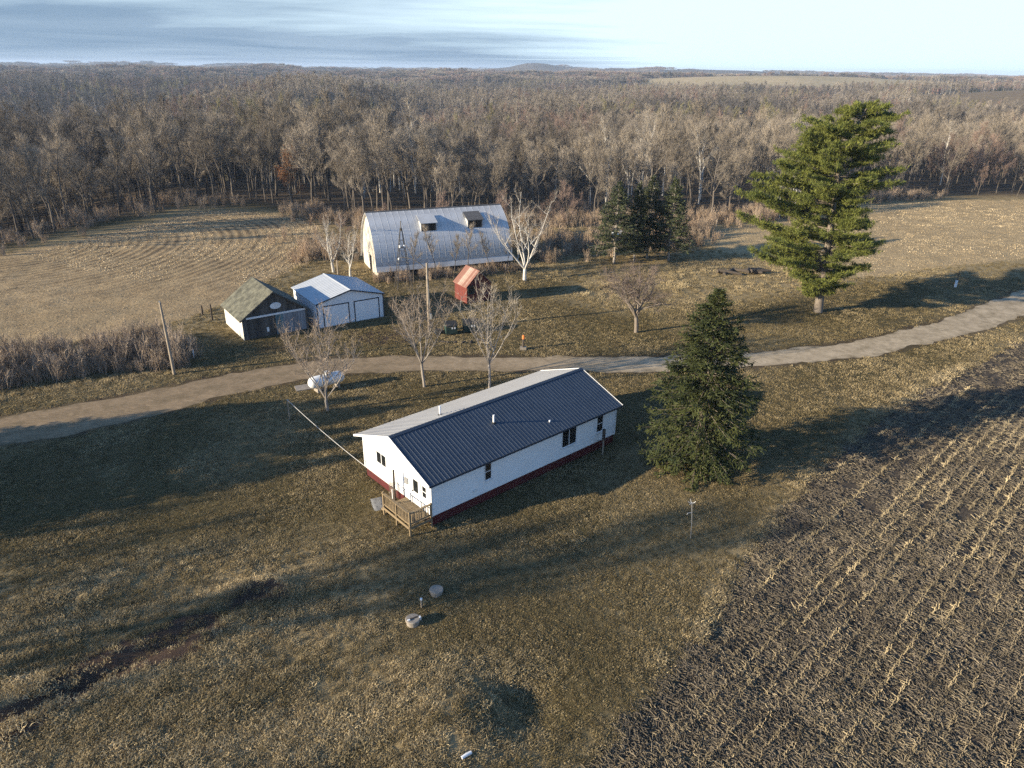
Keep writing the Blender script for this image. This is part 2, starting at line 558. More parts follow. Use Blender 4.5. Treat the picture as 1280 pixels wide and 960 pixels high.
def rows_arc(t, w, c, n1, n3):
    mp = N(t, 'ShaderNodeMapping')
    mp.inputs['Location'].default_value = (80, -110, 0)
    t.links.new(w, mp.inputs[0])
    wv = N(t, 'ShaderNodeTexWave', i_Scale=0.2197, i_Distortion=0.5, i_Detail=2.0)
    wv.inputs['Detail Scale'].default_value = 0.6
    wv.wave_type = 'RINGS'
    wv.rings_direction = 'Z'
    t.links.new(mp.outputs[0], wv.inputs['Vector'])
    ln = N(t, 'ShaderNodeVectorMath', operation='LENGTH')
    t.links.new(mp.outputs[0], ln.inputs[0])
    sy_ = N(t, 'ShaderNodeSeparateXYZ')
    t.links.new(w, sy_.inputs[0])
    far = math_n(t, 'MULTIPLY', contrast(t, ln.outputs['Value'], 5, 10), contrast(t, sy_.outputs[1], 84, 104))
    f = math_n(t, 'MULTIPLY', math_n(t, 'MULTIPLY', contrast(t, wv.outputs['Fac'], 0.25, 0.8), contrast(t, n3, 0.34, 0.56)), far)
    return mix_rgb(t, math_n(t, 'MULTIPLY', f, 0.9), c, (0.15, 0.112, 0.072)), math_n(t, 'MULTIPLY_ADD', math_n(t, 'MULTIPLY', wv.outputs['Fac'], far), 0.35, n1)


M['ground'] = ground_mat('ground', [(0.098, 0.081, 0.038), (0.132, 0.102, 0.054), (0.074, 0.064, 0.032)], 7, 0.10, 1.0, attr=((0.33, 0.255, 0.145), (0.080, 0.055, 0.042), (0.11, 0.085, 0.062)))
M['driveway'] = ground_mat('driveway', [(0.55, 0.45, 0.325), (0.48, 0.39, 0.28), (0.37, 0.30, 0.21)], 5, 0.15, 0.35, stretch=(0.35, 1.3, 1), srot=R(-15))
M['front_field'] = ground_mat('front_field', [(0.090, 0.073, 0.058), (0.112, 0.092, 0.072), (0.070, 0.057, 0.046)], 6, 0.15, 1.0, rows=rows_front, bd=0.12)
M['corn_field'] = ground_mat('corn_field', [(0.42, 0.315, 0.19), (0.36, 0.27, 0.16), (0.26, 0.19, 0.115)], 2.2, 0.06, 1.0, rows=rows_arc, bd=0.15)
M['hay_field'] = ground_mat('hay_field', [(0.47, 0.355, 0.205), (0.40, 0.30, 0.175), (0.30, 0.225, 0.13)], 1.8, 0.05, 1.0, bd=0.15)
M['hill_pasture'] = ground_mat('hill_pasture', [(0.24, 0.175, 0.10), (0.20, 0.14, 0.085), (0.17, 0.13, 0.07)], 0.15, 0.01, 0.2, bd=0.3)
M['far_field'] = ground_mat('far_field', [(0.48, 0.37, 0.22), (0.42, 0.33, 0.19), (0.34, 0.28, 0.15)], 0.15, 0.008, 0.2, bd=0.3)

# ------------------------------------------------------------------ terrain
DRIVE = [(-48.4, 50.1), (-42.5, 52.8), (-34.8, 57.3), (-26.2, 63.0), (-17.9, 67.0), (-8.2, 67.8), (3.2, 67.9), (13.1, 68.2), (26.9, 70.0), (38.8, 74.0), (51.7, 81.3), (70.4, 95.3), (106.3, 124.6),
         (109.0, 121.0), (73.5, 91.5), (54.4, 77.7), (37.8, 69.4), (25.5, 65.9), (12.5, 64.2), (3.1, 64.1), (-7.8, 64.0), (-16.9, 62.9), (-24.6, 58.4), (-29.8, 54.0), (-34.5, 50.3), (-39.5, 48.2), (-44.9, 45.6)]
FIELDL = [(-63.4, 67.1), (-52.3, 67.5), (-44.5, 71.2), (-37.3, 78.7), (-35.3, 86.0), (-32.8, 97.4), (-30.1, 106.7), (-32.2, 120.4), (-36.0, 131.6), (-42.7, 140.5), (-55.8, 146.5), (-64.9, 145.1), (-68.3, 131.9), (-72.5, 118.3), (-78.7, 107.4), (-86.0, 95.1)]
FIELDF = [(1.0, 16.0), (3.4, 21.1), (6.1, 23.9), (9.7, 28.4), (14.9, 35.9), (19.0, 41.2), (24.7, 48.0), (31.7, 55.0), (41.6, 63.1), (56.9, 74.7), (93.7, 100.8), (150.0, 130.0), (170, 90), (90, 15), (28.0, 10)]
HAY = [(32.1, 123.8), (38.2, 132.2), (50.5, 142.9), (73.6, 159.7), (99.7, 168.7), (119.9, 171.2), (145.9, 170.8), (170, 165), (135, 135), (111.9, 128.1), (81.3, 112.0), (65.9, 107.3), (56.1, 102.2), (47.3, 99.5), (46, 105.5), (40.4, 111.6), (33.7, 115.0)]
TALL = [(5.0, 87.6), (11.3, 99.4), (28.0, 113.1), (39.9, 110.0), (47.4, 100.9), (46.7, 96.7), (36.5, 89.9), (29.3, 86.8), (21.8, 84.9), (13.5, 82.4)]
ROUGH = [(-33.1, 34.2), (-28.6, 31.8), (-21.2, 35.2), (-11.6, 35.4), (-7.5, 31.8), (-4.6, 26.6), (-0.6, 25.0), (0.5, 19.5), (-9.6, 14), (-30, 14)]
DITCH = [(-27.5, 18.0), (-23.9, 21.6), (-22.7, 22.8), (-20.3, 25.0), (-17.7, 27.4), (-13.8, 31.7)]
BRUSH = [(-52, 55.5), (-45.9, 57.8), (-39.3, 61.7), (-30.8, 63.8), (-32.4, 68.5), (-38.9, 72.0), (-45.5, 68.0), (-54, 65.3)]
FARM = [(-500, -300), (-300, 40), (-94, 92), (-82, 120), (-74, 152), (-46, 150), (-34, 120), (-15, 115), (15, 128), (40, 143), (75, 165), (110, 176), (180, 176), (400, 150), (700, 50), (700, -400)]
WOODEDGE = [(-700, 100), (-300, 140), (-130, 122), (-87, 102), (-81, 112), (-74, 135), (-68, 149), (-55, 151), (-44, 146), (-37, 136), (-28, 131), (-5, 132), (18, 137), (42, 141), (56, 149), (75, 164), (100, 173), (150, 176), (250, 176), (700, 120), (700, -400), (-700, -400)]
FARF = {  # fields far out between the woods
    'pale_far_field': [(270, 1500), (480, 1440), (720, 1480), (980, 1560), (1020, 1980), (560, 2050), (300, 1950)],
    'hill_pasture': [(430, 640), (520, 600), (700, 640), (980, 800), (980, 1150), (700, 1130), (520, 980), (420, 800)],
    'strip_field': [(-1500, 2150), (-1050, 2100), (-950, 2500), (-1400, 2650)],
    'west_far_field': [(-700, 2450), (-420, 2420), (-380, 2700), (-720, 2750)],
}


def hgt(x, y):
    x, y = np.asarray(x, float), np.asarray(y, float)
    d = np.maximum(sdf(x, y, FARM), 0)
    D = np.hypot(x, y)
    far = -8 * sstep(0, 130, d) - 3 * sstep(250, 700, D) + 6 * sstep(1250, 1700, D) + 9 * sstep(1650, 2300, D) - 6 * sstep(2600, 3600, D)
    ang = np.arctan2(x, np.maximum(y, 1))
    # a ravine that runs across behind the left wood, and the spur that comes down into it
    ax = y - (345 - 0.10 * x)
    far = far - 24 * np.exp(-(ax / 85) ** 2) * sstep(20, -140, x) * sstep(40, 130, d)
    far = far - 9 * sstep(0.02, -0.25, ang) * sstep(350, 500, D) * sstep(1200, 800, D)
    far = far + 24 * np.exp(-((x + 205 + 0.05 * (y - 600)) / 62) ** 2) * sstep(380, 470, y) * sstep(1050, 700, y)
    far = far - 12 * np.exp(-((x + 70) / 70) ** 2 - ((y - 520) / 130) ** 2)
    far = far - 14 * np.exp(-((x + 420) / 120) ** 2 - ((y - 640) / 130) ** 2)
    far = far + 19 * np.exp(-((x - 650) / 430) ** 2 - ((y - 1850) / 240) ** 2) - 7 * np.exp(-((x - 650) / 500) ** 2 - ((y - 1330) / 130) ** 2)
    far = far + 17 * np.exp(-((x - 690) / 230) ** 2 - ((y - 980) / 260) ** 2)
    far = far + 6 * np.exp(-((x - 260) / 160) ** 2 - ((y - 430) / 120) ** 2)
    far = far + (fbm(x, y, 260, 3) * 11.0) * (1 - 0.7 * sstep(600, 850, D) * sstep(0.0, 0.2, ang)) * sstep(120, 420, d)
    far = far + (fbm(x + 900, y, 1500, 3) * 7.0) * sstep(1500, 3000, D)
    # long ridges on the horizon
    for cx, cy, sxx, syy, a in ((110, 4700, 190, 350, 44), (330, 4900, 420, 400, 12), (1000, 4300, 480, 350, 30), (1500, 4600, 420, 400, 11), (-1500, 5200, 1500, 450, 13), (-3000, 5000, 1200, 500, 12), (2700, 5000, 1300, 500, 12), (300, 6600, 4200, 450, 16)):
        far = far + a * np.exp(-((x - cx) / sxx) ** 2 - ((y - cy) / syy) ** 2)
    z = far
    # small relief of the yard and the rough ground below the house
    z = z - 8 * sstep(0, 22, d) * sstep(-68, -84, x) * sstep(200, 150, y) * sstep(60, 90, y)
    near = sstep(140, 90, D)
    z = z + 0.10 * fbm(x, y, 14, 3) * near * sstep(0, 12, np.minimum(seg_dist(x, y, DRIVE), 40) * (~inside(x, y, DRIVE)))
    rg = sstep(2.0, -2.0, sdf(x, y, ROUGH))
    ru, rv = x * 0.91 + y * 0.42, -x * 0.42 + y * 0.91
    z = z + rg * (0.10 * fbm(ru * 0.35, rv, 1.3, 3) + 0.10 * fbm(ru * 0.3 + 40, rv, 4, 2))
    # hummock whose lee side lies in shade, and the ditch
    z = z + 0.50 * np.exp(-((x + 2.9) / 2.3) ** 2 - ((y - 23.4) / 2.6) ** 2) - 0.42 * np.exp(-((x - 0.9 + 0.4 * vnoise(y * 0.9, x * 0.6)) / 1.7) ** 2 - ((y - 24.2 + 0.5 * vnoise(x * 0.8, y * 0.8)) / 1.8) ** 2)
    dd = seg_dist(x, y, DITCH, False)
    z = z - 0.30 * np.exp(-(dd / 0.30) ** 2) * (0.7 + 0.6 * vnoise(x * 0.5, y * 0.5)) + 0.16 * np.exp(-((dd - 1.0) / 0.5) ** 2)
    ff = sstep(0.6, -0.8, sdf(x, y, FIELDF))
    z = z + ff * (0.07 * fbm(x, y, 1.1, 3) - 0.08)
    hl = sstep(1, -3, sdf(x, y, FIELDL)) + sstep(1, -3, sdf(x, y, HAY))
    z = z + hl * 0.10 * fbm(x, y, 2.2, 3)
    return z


def hz(x, y):
    return float(hgt(np.array([x]), np.array([y]))[0])


def jag(poly, step, amp, seed):
    """subdivide an outline and make it ragged"""
    g = np.random.default_rng(seed)
    out = []
    k = len(poly)
    for i in range(k):
        a, c = np.array(poly[i], float), np.array(poly[(i + 1) % k], float)
        L = np.linalg.norm(c - a)
        n = max(1, int(L / step))
        nrm = np.array((a[1] - c[1], c[0] - a[0])) / (L + 1e-9)
        for j in range(n):
            p = a + (c - a) * j / n
            out.append(p + nrm * (float(fbm(p[0], p[1], step * 3, 2)) * amp + g.normal() * amp * 0.35))
    return out


REG = [('driveway', jag(DRIVE, 0.8, 0.34, 1)), ('front_field', jag(FIELDF, 0.6, 0.22, 2)), ('corn_field', jag(FIELDL, 2.0, 0.8, 3)), ('hay_field', jag(HAY, 2.5, 0.9, 4))]
for i, (k, p) in enumerate(FARF.items()):
    REG.append((k, jag(p, 45, 12, 10 + i)))


def build_terrain():
    pts = []
    r = 9.0
    while r < 12000:
        da = 0.0125 if r > 13 else 0.03
        aa = np.concatenate([np.arange(-0.86, 0.86, da), np.arange(0.9, 2 * math.pi - 0.9, 0.09)])
        aa = aa + (rng.random(len(aa)) - 0.5) * da * 0.5
        rr = r * (1 + (rng.random(len(aa)) - 0.5) * 0.006)
        pts.append(np.stack([rr * np.sin(aa), rr * np.cos(aa)], 1))
        r *= 1.0125 if r < 420 else (1.02 if r < 2500 else 1.035)
    pts.append(np.array([(0, 0), (5, 0), (-5, 0), (0, 5), (0, -5.0)]))
    P = np.vstack(pts)
    keep = np.ones(len(P), bool)
    V = [P]
    faces, n = [], 0
    for nm, poly in REG:
        q = np.array(poly)
        sp = 0.18 * np.median(np.linalg.norm(np.diff(q, axis=0), axis=1))
        near = (P[:, 0] > q[:, 0].min() - 5) & (P[:, 0] < q[:, 0].max() + 5) & (P[:, 1] > q[:, 1].min() - 5) & (P[:, 1] < q[:, 1].max() + 5)
        idx = np.nonzero(near)[0]
        keep[idx[seg_dist(P[idx, 0], P[idx, 1], poly) < sp]] = False
    P = P[keep]
    n = len(P)
    allv = [P]
    for nm, poly in REG:
        allv.append(np.array(poly))
        faces += [(n + j, n + (j + 1) % len(poly)) for j in range(len(poly))]
        n += len(poly)
    A = np.vstack(allv)
    vo, eo, fo, ov, oe, of = delaunay_2d_cdt([Vector(p) for p in A], faces, [], 0, 1e-5)
    X = np.array([(p[0], p[1]) for p in vo])
    Z = hgt(X[:, 0], X[:, 1])
    F = np.array([list(f) for f in fo if len(f) == 3])
    cen = X[F].mean(1)
    owner = np.full(len(F), -1)
    for i, (nm, poly) in enumerate(REG):
        q = np.array(poly)
        c = np.nonzero((owner < 0) & (cen[:, 0] > q[:, 0].min()) & (cen[:, 0] < q[:, 0].max()) & (cen[:, 1] > q[:, 1].min()) & (cen[:, 1] < q[:, 1].max()))[0]
        owner[c[inside(cen[c, 0], cen[c, 1], poly)]] = i
    e1, e2 = X[F[:, 1]] - X[F[:, 0]], X[F[:, 2]] - X[F[:, 0]]
    neg = (e1[:, 0] * e2[:, 1] - e1[:, 1] * e2[:, 0]) < 0
    F[neg] = F[neg][:, ::-1]
    dry = np.clip(sstep(3, -3, sdf(X[:, 0], X[:, 1], ROUGH)) * 0.75 + sstep(3, -3, sdf(X[:, 0], X[:, 1], TALL)) * 0.95
                  + sstep(7, 1, seg_dist(X[:, 0], X[:, 1], FIELDL)) * 0.8 + sstep(5, 0, seg_dist(X[:, 0], X[:, 1], HAY)) * 0.9
                  + sstep(2.2, 0.2, seg_dist(X[:, 0], X[:, 1], FIELDF)) * 0.5
                  + sstep(96, 104, X[:, 1]) * sstep(-36, -28, X[:, 0]) * 0.8
                  + 0.5 * sstep(-0.1, 0.5, fbm(X[:, 0], X[:, 1], 11, 3)), 0, 1)
    soil = np.clip(sstep(1.9, 0.2, seg_dist(X[:, 0], X[:, 1], DITCH, False) + 0.7 * fbm(X[:, 0], X[:, 1], 3, 2)) * 0.9 + sstep(1.8, 0.0, seg_dist(X[:, 0], X[:, 1], DRIVE)) * 0.45
                   + np.exp(-((X[:, 0] + 14) / 4.5) ** 2 - ((X[:, 1] - 73.3) / 2.6) ** 2) * 0.8 + np.exp(-((X[:, 0] + 24) / 5) ** 2 - ((X[:, 1] - 69.5) / 2.0) ** 2) * 0.5, 0, 1)
    wood = sstep(-2, 8, sdf(X[:, 0], X[:, 1], WOODEDGE))
    for i, nm in enumerate(['ground'] + [q[0] for q in REG]):
        fs = F[owner == i - 1]
        used = np.unique(fs)
        mp = np.full(len(X), -1)
        mp[used] = np.arange(len(used))
        q = MB()
        q.add(np.column_stack([X[used], Z[used]]), mp[fs])
        o = q.build(nm, M[nm if nm in M else 'far_field'], smooth=True)
        if nm == 'driveway':
            lat = seg_dist(X[used, 0], X[used, 1], DRIVE)
            at = o.data.attributes.new('soil', 'FLOAT', 'POINT')
            a2 = o.data.attributes.new('dirt', 'FLOAT', 'POINT')
            a2.data.foreach_set('value', sstep(22, -18, X[used, 0] + 5 * fbm(X[used, 0], X[used, 1], 9, 2)).astype(np.float32))
            at.data.foreach_set('value', np.clip(0.9 * sstep(0.5, 0.0, lat) + 0.75 * np.exp(-((lat - 2.05) / 0.32) ** 2) + 0.35 * np.exp(-((lat - 0.75) / 0.2) ** 2), 0, 1).astype(np.float32))
        if nm == 'ground':
            for an, arr in (('dry', dry), ('soil', soil), ('wood', wood)):
                at = o.data.attributes.new(an, 'FLOAT', 'POINT')
                at.data.foreach_set('value', arr[used].astype(np.float32))
        tag(o, {'ground': 'olive and tan winter grass of the farmyard running out under the woods', 'driveway': 'curving pale gravel driveway between house and sheds',
                'front_field': 'dark harvested field with stubble rows in the lower corner beside the lawn', 'corn_field': 'tan stubble field with curved rows in front of the left wood',
                'hay_field': 'tan stubbly hay field behind the tall pine', 'pale_far_field': 'long pale field far out beyond the woods under the wooded ridge', 'hill_pasture': 'brown hill pasture at the right edge far out among the woods',
                'strip_field': 'small pale strip of field near the horizon at far left', 'west_far_field': 'pale field near the horizon between the far woods'}[nm],
            {'ground': 'ground', 'driveway': 'driveway'}.get(nm, 'field'), kind='structure')


build_terrain()

# ------------------------------------------------------------------ buildings
SHARE = {}


def shared(key, fn):
    if key not in SHARE:
        SHARE[key] = fn()
    return SHARE[key]


def window(parent, o, ax, w, h, n, z, panes=2, vert=True, fm='white_trim', depth=0.05, name='window'):
    """window in a wall: o start point on the wall, ax unit vector along the wall, n outward normal; frame, panes and sill as pieces."""
    o, ax, n = np.array((o[0], o[1], z), float), np.array((*ax, 0.0)), np.array((*n, 0.0))
    up = np.array((0, 0, 1.0))
    q = MB()
    t = 0.07

    def bar(u0, u1, v0, v1, d0, d1, mb):
        p = [o + ax * u + up * v_ + n * d for d in (d0, d1) for (u, v_) in ((u0, v0), (u1, v0), (u1, v1), (u0, v1))]
        mb.add(p, [(0, 1, 2, 3), (7, 6, 5, 4), (0, 4, 5, 1), (1, 5, 6, 2), (2, 6, 7, 3), (3, 7, 4, 0)])
    bar(-t, 0, -t, h + t, -0.02, depth, q)
    bar(w, w + t, -t, h + t, -0.02, depth, q)
    bar(0, w, -t, 0, -0.02, depth, q)
    bar(0, w, h, h + t, -0.02, depth, q)
    f = q.build(name, M[fm], parent)
    for i in range(panes):
        g = MB()
        if vert:
            a0, a1 = w * i / panes + (0.03 if i else 0), w * (i + 1) / panes - (0.03 if i < panes - 1 else 0)
            bar(a0, a1, 0, h, -0.02, 0.026, g)
        else:
            b0, b1 = h * i / panes + (0.025 if i else 0), h * (i + 1) / panes - (0.025 if i < panes - 1 else 0)
            bar(0, w, b0, b1, -0.02, 0.026, g)
        g.build('pane', M['glass_dark'], f)
    if panes > 1:
        g = MB()
        for i in range(1, panes):
            if vert:
                bar(w * i / panes - 0.03, w * i / panes + 0.03, 0, h, -0.02, depth - 0.01, g)
            else:
                bar(0, w, h * i / panes - 0.025, h * i / panes + 0.025, -0.02, depth - 0.01, g)
        g.build('mullion', M[fm], f)
    g = MB()
    bar(-t, w + t, -t - 0.05, -t - 0.004, -0.02, depth + 0.05, g)
    g.build('sill', M[fm], f)
    return f


def face_part(name, pts, n, d, m, parent):
    """flat piece standing d proud along n from polygon pts"""
    pts, n = np.asarray(pts, float), np.asarray(n, float)
    q = MB()
    k = len(pts)
    q.add(np.vstack([pts, pts + n * d]), [(i, (i + 1) % k, k + (i + 1) % k, k + i) for i in range(k)])
    q.ngon(pts[::-1])
    q.ngon(pts + n * d)
    return q.build(name, m, parent)


# --- the white house -------------------------------------------------
HA = R(41.5)
hs = thing('ranch_house', 'long white single storey house with dark blue ribbed metal roof and red skirting', 'house', (-5.0, 38.2, 0), HA)
L_, W_ = 17.45, 8.2
ZE, ZR, YR = 3.30, 4.95, 4.1
q = MB()
q.prism([(0, 0.72), (W_, 0.72), (W_, 3.28), (YR, 4.80), (0, 3.28)], (0, 1, 0), (0, 0, 1), (L_, 0, 0))
q.build('wall', M['white_siding'], hs)
# lap siding courses, one joined relief on the two walls in view
q = MB()
for i in range(21):
    z = 0.80 + i * 0.115
    q.add([(0.06, -0.004, z), (L_ - 0.06, -0.004, z), (L_ - 0.06, -0.016, z), (0.06, -0.016, z), (0.06, -0.004, z + 0.10), (L_ - 0.06, -0.004, z + 0.10)], [(0, 1, 2, 3), (3, 2, 5, 4)])
    q.add([(-0.004, 0.06, z), (-0.016, 0.06, z), (-0.016, W_ - 0.06, z), (-0.004, W_ - 0.06, z), (-0.004, 0.06, z + 0.10), (-0.004, W_ - 0.06, z + 0.10)], [(0, 1, 2, 3), (1, 4, 5, 2)])
tag(q.build('siding_course', M['white_siding'], hs), kind='stuff')
for x, y in ((-0.012, -0.012), (L_ + 0.012, -0.012), (-0.012, W_ + 0.012)):
    q = MB()
    q.box((x, y, 2.0), (0.10, 0.10, 2.5))
    q.build('corner_trim', M['white_trim'], hs)
q = MB()
q.bx((0.04, 0.04, -0.35), (L_ - 0.04, W_ - 0.04, 0.719))
q.build('skirting', M['skirt_red'], hs)


def slope_pt(x, y, dz=0.0):
    return (x, y, ZR - abs(y - YR) * (ZR - ZE) / 4.5 + dz)


X0, X1 = -0.40, L_ + 0.32
for side, ye, mm, rm, lab in ((-1, YR - 4.5, 'navy_metal', 'navy_metal', None), (1, YR + 4.75, 'pale_metal_and_sheen', 'pale_metal_and_sheen', None)):  # back slope: sky reflection put into the colour as a paler metal
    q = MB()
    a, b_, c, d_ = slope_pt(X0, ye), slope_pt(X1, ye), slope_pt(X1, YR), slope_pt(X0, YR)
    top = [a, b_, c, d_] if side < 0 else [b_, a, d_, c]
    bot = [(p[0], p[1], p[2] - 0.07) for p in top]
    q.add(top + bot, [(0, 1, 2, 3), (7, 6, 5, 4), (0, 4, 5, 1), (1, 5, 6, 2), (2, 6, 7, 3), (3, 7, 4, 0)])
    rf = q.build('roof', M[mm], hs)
    g = MB()
    e0, e1 = np.array(slope_pt(0, ye, 0.0)), np.array(slope_pt(0, YR, 0.0))
    dn = e1 - e0
    nv = np.array((0, -side * 0.344 * -1.0, 0.939)) if side > 0 else np.array((0, -0.344, 0.939))
    for dx in (0.0,):
        p = [e0 + (-0.026, 0, 0), e0 + (0.026, 0, 0), e0 + nv * 0.013 + (0.013, 0, 0), e0 + nv * 0.013 + (-0.013, 0, 0)]
        pe = [v_ + dn for v_ in p]
        g.add(p + pe, [(0, 1, 2, 3), (7, 6, 5, 4), (0, 4, 5, 1), (1, 5, 6, 2), (2, 6, 7, 3), (3, 7, 4, 0)])
    rib = g.mesh('roof_rib', M[rm])
    nr = 61
    for i in range(nr):
        place_mesh(rib, 'roof_rib', rf, (X0 + 0.12 + (X1 - X0 - 0.24) * i / (nr - 1), 0, 0.001))
q = MB()
q.prism([(YR - 0.2, ZR - 0.03), (YR, ZR + 0.055), (YR + 0.2, ZR - 0.03), (YR, ZR + 0.04)], (0, 1, 0), (0, 0, 1), (X1 - X0 + 0.02, 0, 0), (X0 - 0.01, 0, 0))
q.build('ridge_cap', M['navy_metal'], hs)
for x in (X0 - 0.026, X1 + 0.002):
    q = MB()
    for ye in (YR - 4.5, YR + 4.75):
        a, b_ = slope_pt(x, ye, 0.035), slope_pt(x, YR, 0.035)
        q.add([a, b_, (b_[0], b_[1], b_[2] - 0.16), (a[0], a[1], a[2] - 0.16)] + [(v_[0] + 0.024, v_[1], v_[2]) for v_ in (a, b_, (b_[0], b_[1], b_[2] - 0.16), (a[0], a[1], a[2] - 0.16))],
              [(0, 1, 2, 3), (7, 6, 5, 4), (0, 4, 5, 1), (2, 6, 7, 3), (3, 7, 4, 0)])
    q.build('rake_trim', M['white_trim'], hs)
q = MB()
q.bx((X0, YR - 4.5 - 0.03, ZE - 0.14), (X1, YR - 4.5 - 0.002, ZE + 0.01))
q.build('fascia', M['dark_trim'], hs)
q = MB()
q.bx((X0 + 0.03, -0.36, ZE - 0.135), (X1 - 0.03, -0.018, ZE - 0.10))
q.build('soffit', M['white_trim'], hs)
window(hs, (4.35, 0), (1, 0), 0.50, 1.2, (0, -1), 1.72, 2, False)
window(hs, (11.62, 0), (1, 0), 1.42, 1.3, (0, -1), 1.60, 2, True)
window(hs, (15.35, 0), (1, 0), 0.62, 1.3, (0, -1), 1.62, 2, False)
window(hs, (0, 6.45), (0, -1), 1.15, 0.85, (-1, 0), 1.95, 2, True)
window(hs, (0, 0.95), (0, -1), 0.42, 0.80, (-1, 0), 1.80, 2, False)
d = part_box('door', (-0.05, 1.25, 0.80), (-0.018, 2.15, 2.80), M['white_trim'], hs)
part_box('pane', (-0.062, 1.42, 1.75), (-0.052, 1.98, 2.65), M['glass_dark'], d)
q = MB()
q.bx((-0.075, 1.17, 0.76), (-0.018, 1.246, 2.88))
q.bx((-0.075, 2.154, 0.76), (-0.018, 2.23, 2.88))
q.bx((-0.075, 1.246, 2.804), (-0.018, 2.154, 2.88))
q.build('door_frame', M['white_trim'], d)
part_box('handle', (-0.11, 2.03, 1.68), (-0.052, 2.08, 1.78), M['steel'], d)
part_box('meter_box', (-0.13, 2.62, 1.9), (-0.018, 2.92, 2.35), M['grey_metal'], hs)
part_box('dryer_vent', (3.35, -0.09, 1.18), (3.52, -0.018, 1.34), M['white_trim'], hs)
for x, y, hh in ((7.0, 2.25, 0.62), (4.6, 5.3, 0.7)):
    g = MB()
    z = slope_pt(x, y)[2]
    g.tube([(x, y, z - 0.1), (x, y, z + hh)], 0.075, 10)
    vp = g.build('vent_pipe', M['white_trim'], hs, True)
    g = MB()
    g.tube([(x, y, z + 0.01), (x, y, z + 0.07)], [0.17, 0.10], 10)
    g.build('collar', M['rubber'], vp)
part_box('exhaust_cap', (10.9, 0.62, slope_pt(0, 0.62)[2] - 0.02), (11.02, 0.74, slope_pt(0, 0.62)[2] + 0.13), M['white_trim'], hs)

# --- wooden deck at the gable ----------------------------------------
dk = thing('wooden_deck', 'small raised wooden deck with baluster railing at the sunlit gable door of the white house', 'deck', (-5.0, 38.2, 0), HA)
DX, DY = -1.70, 3.05
for x, y, top in ((DX, DY, 1.82), (DX, 0.0, 1.80), (-0.10, -0.02, 1.80), (-0.10, DY, 0.66), (DX, 1.52, 1.72)):
    part_box('post', (x - 0.055, y - 0.055, -0.12), (x + 0.055, y + 0.055, top), M['deck_wood'], dk)
q = box_mesh('deck_board', (-0.068, 0.0, 0.0), (0.068, DY - 0.10, 0.035), M['deck_wood'])
for i in range(11):
    place_mesh(q, 'deck_board', dk, (DX + 0.13 + i * 0.147, 0.05, 0.70))
q = MB()
q.bx((DX - 0.085, 0.0, 0.52), (DX - 0.056, DY, 0.70))
q.bx((DX, -0.085, 0.52), (-0.06, -0.056, 0.70))
q.bx((DX, DY - 0.1, 0.52), (-0.06, DY - 0.06, 0.695))
q.build('rim_joist', M['deck_wood'], dk)
part_box('top_rail', (DX - 0.09, 0.06, 1.69), (DX + 0.09, DY + 0.08, 1.735), M['deck_wood'], dk)
part_box('top_rail', (DX + 0.06, -0.10, 1.68), (-0.03, 0.07, 1.725), M['deck_wood'], dk)
part_box('bottom_rail', (DX - 0.03, 0.06, 0.86), (DX + 0.03, DY - 0.06, 0.93), M['deck_wood'], dk)
part_box('bottom_rail', (DX + 0.06, -0.03, 0.86), (-0.16, 0.03, 0.93), M['deck_wood'], dk)
bal = box_mesh('baluster', (-0.022, -0.022, 0.93), (0.022, 0.022, 1.69), M['deck_wood'])
for i in range(17):
    if i != 8:
        place_mesh(bal, 'baluster', dk, (DX + 0.053, 0.16 + i * 0.17, 0))
for i in range(8):
    place_mesh(bal, 'baluster', dk, (DX + 0.20 + i * 0.175, 0.053, -0.003))
st = MB()
for i, z in enumerate((0.22, 0.46)):
    st.bx((-1.5, DY + 0.02 + 0.28 * (1 - i), z), (-0.4, DY + 0.30 + 0.28 * (1 - i), z + 0.045))
st.bx((-1.56, DY - 0.05, 0), (-1.502, DY + 0.6, 0.215))
st.bx((-0.398, DY - 0.05, 0), (-0.34, DY + 0.6, 0.215))
st.build('step', M['deck_wood'], dk)


def at_house(x, y, z=0):
    c, s = math.cos(HA), math.sin(HA)
    return (-5.0 + c * x - s * y, 38.2 + s * x + c * y, z)


# dark post beside the deck with a white pipe, dried shrub by the wall, tarp
pt = thing('meter_post', 'slim dark post with a crossarm standing between deck and sunlit gable wall', 'post', at_house(-0.62, 3.42), HA)
g = MB()
g.tube([(0, 0, -0.2), (0, 0, 1.3), (0.02, 0, 2.85)], [0.085, 0.08, 0.07], 8)
g.build('shaft', M['dark_wood'], pt, True)
g = MB()
g.beam((-0.05, -0.35, 1.45), (-0.05, 0.35, 1.45), 0.06, 0.06)
g.build('crossarm', M['dark_wood'], pt)
part_box('conduit', (-0.12, 0.09, -0.1), (-0.06, 0.15, 1.35), M['white_trim'], pt)
tp = MB()
xs = np.linspace(-0.9, 0.9, 10)
ys = np.linspace(-0.5, 0.5, 7)
XX, YY = np.meshgrid(xs, ys, indexing='ij')
ZZ = 0.10 + 0.10 * np.abs(fbm(XX * 3 + 5, YY * 3, 1.0, 2)) * (1 - (XX / 0.95) ** 2)
ZZ[0], ZZ[-1], ZZ[:, 0], ZZ[:, -1] = -0.02, -0.02, -0.02, -0.02
vv = np.stack([XX + 0.08 * fbm(XX, YY, 0.6, 2), YY, ZZ], -1).reshape(-1, 3)
tp.add(vv, [(i * 7 + j, (i + 1) * 7 + j, (i + 1) * 7 + j + 1, i * 7 + j + 1) for i in range(9) for j in range(6)])
o = tp.build('tarp', M['grey_tarp'], None, True, at_house(-1.35, 4.4, 0.0))
o.rotation_euler = (0, 0, R(112))
tag(o, 'crumpled grey tarp lying on the grass beside the wooden deck', 'tarp')

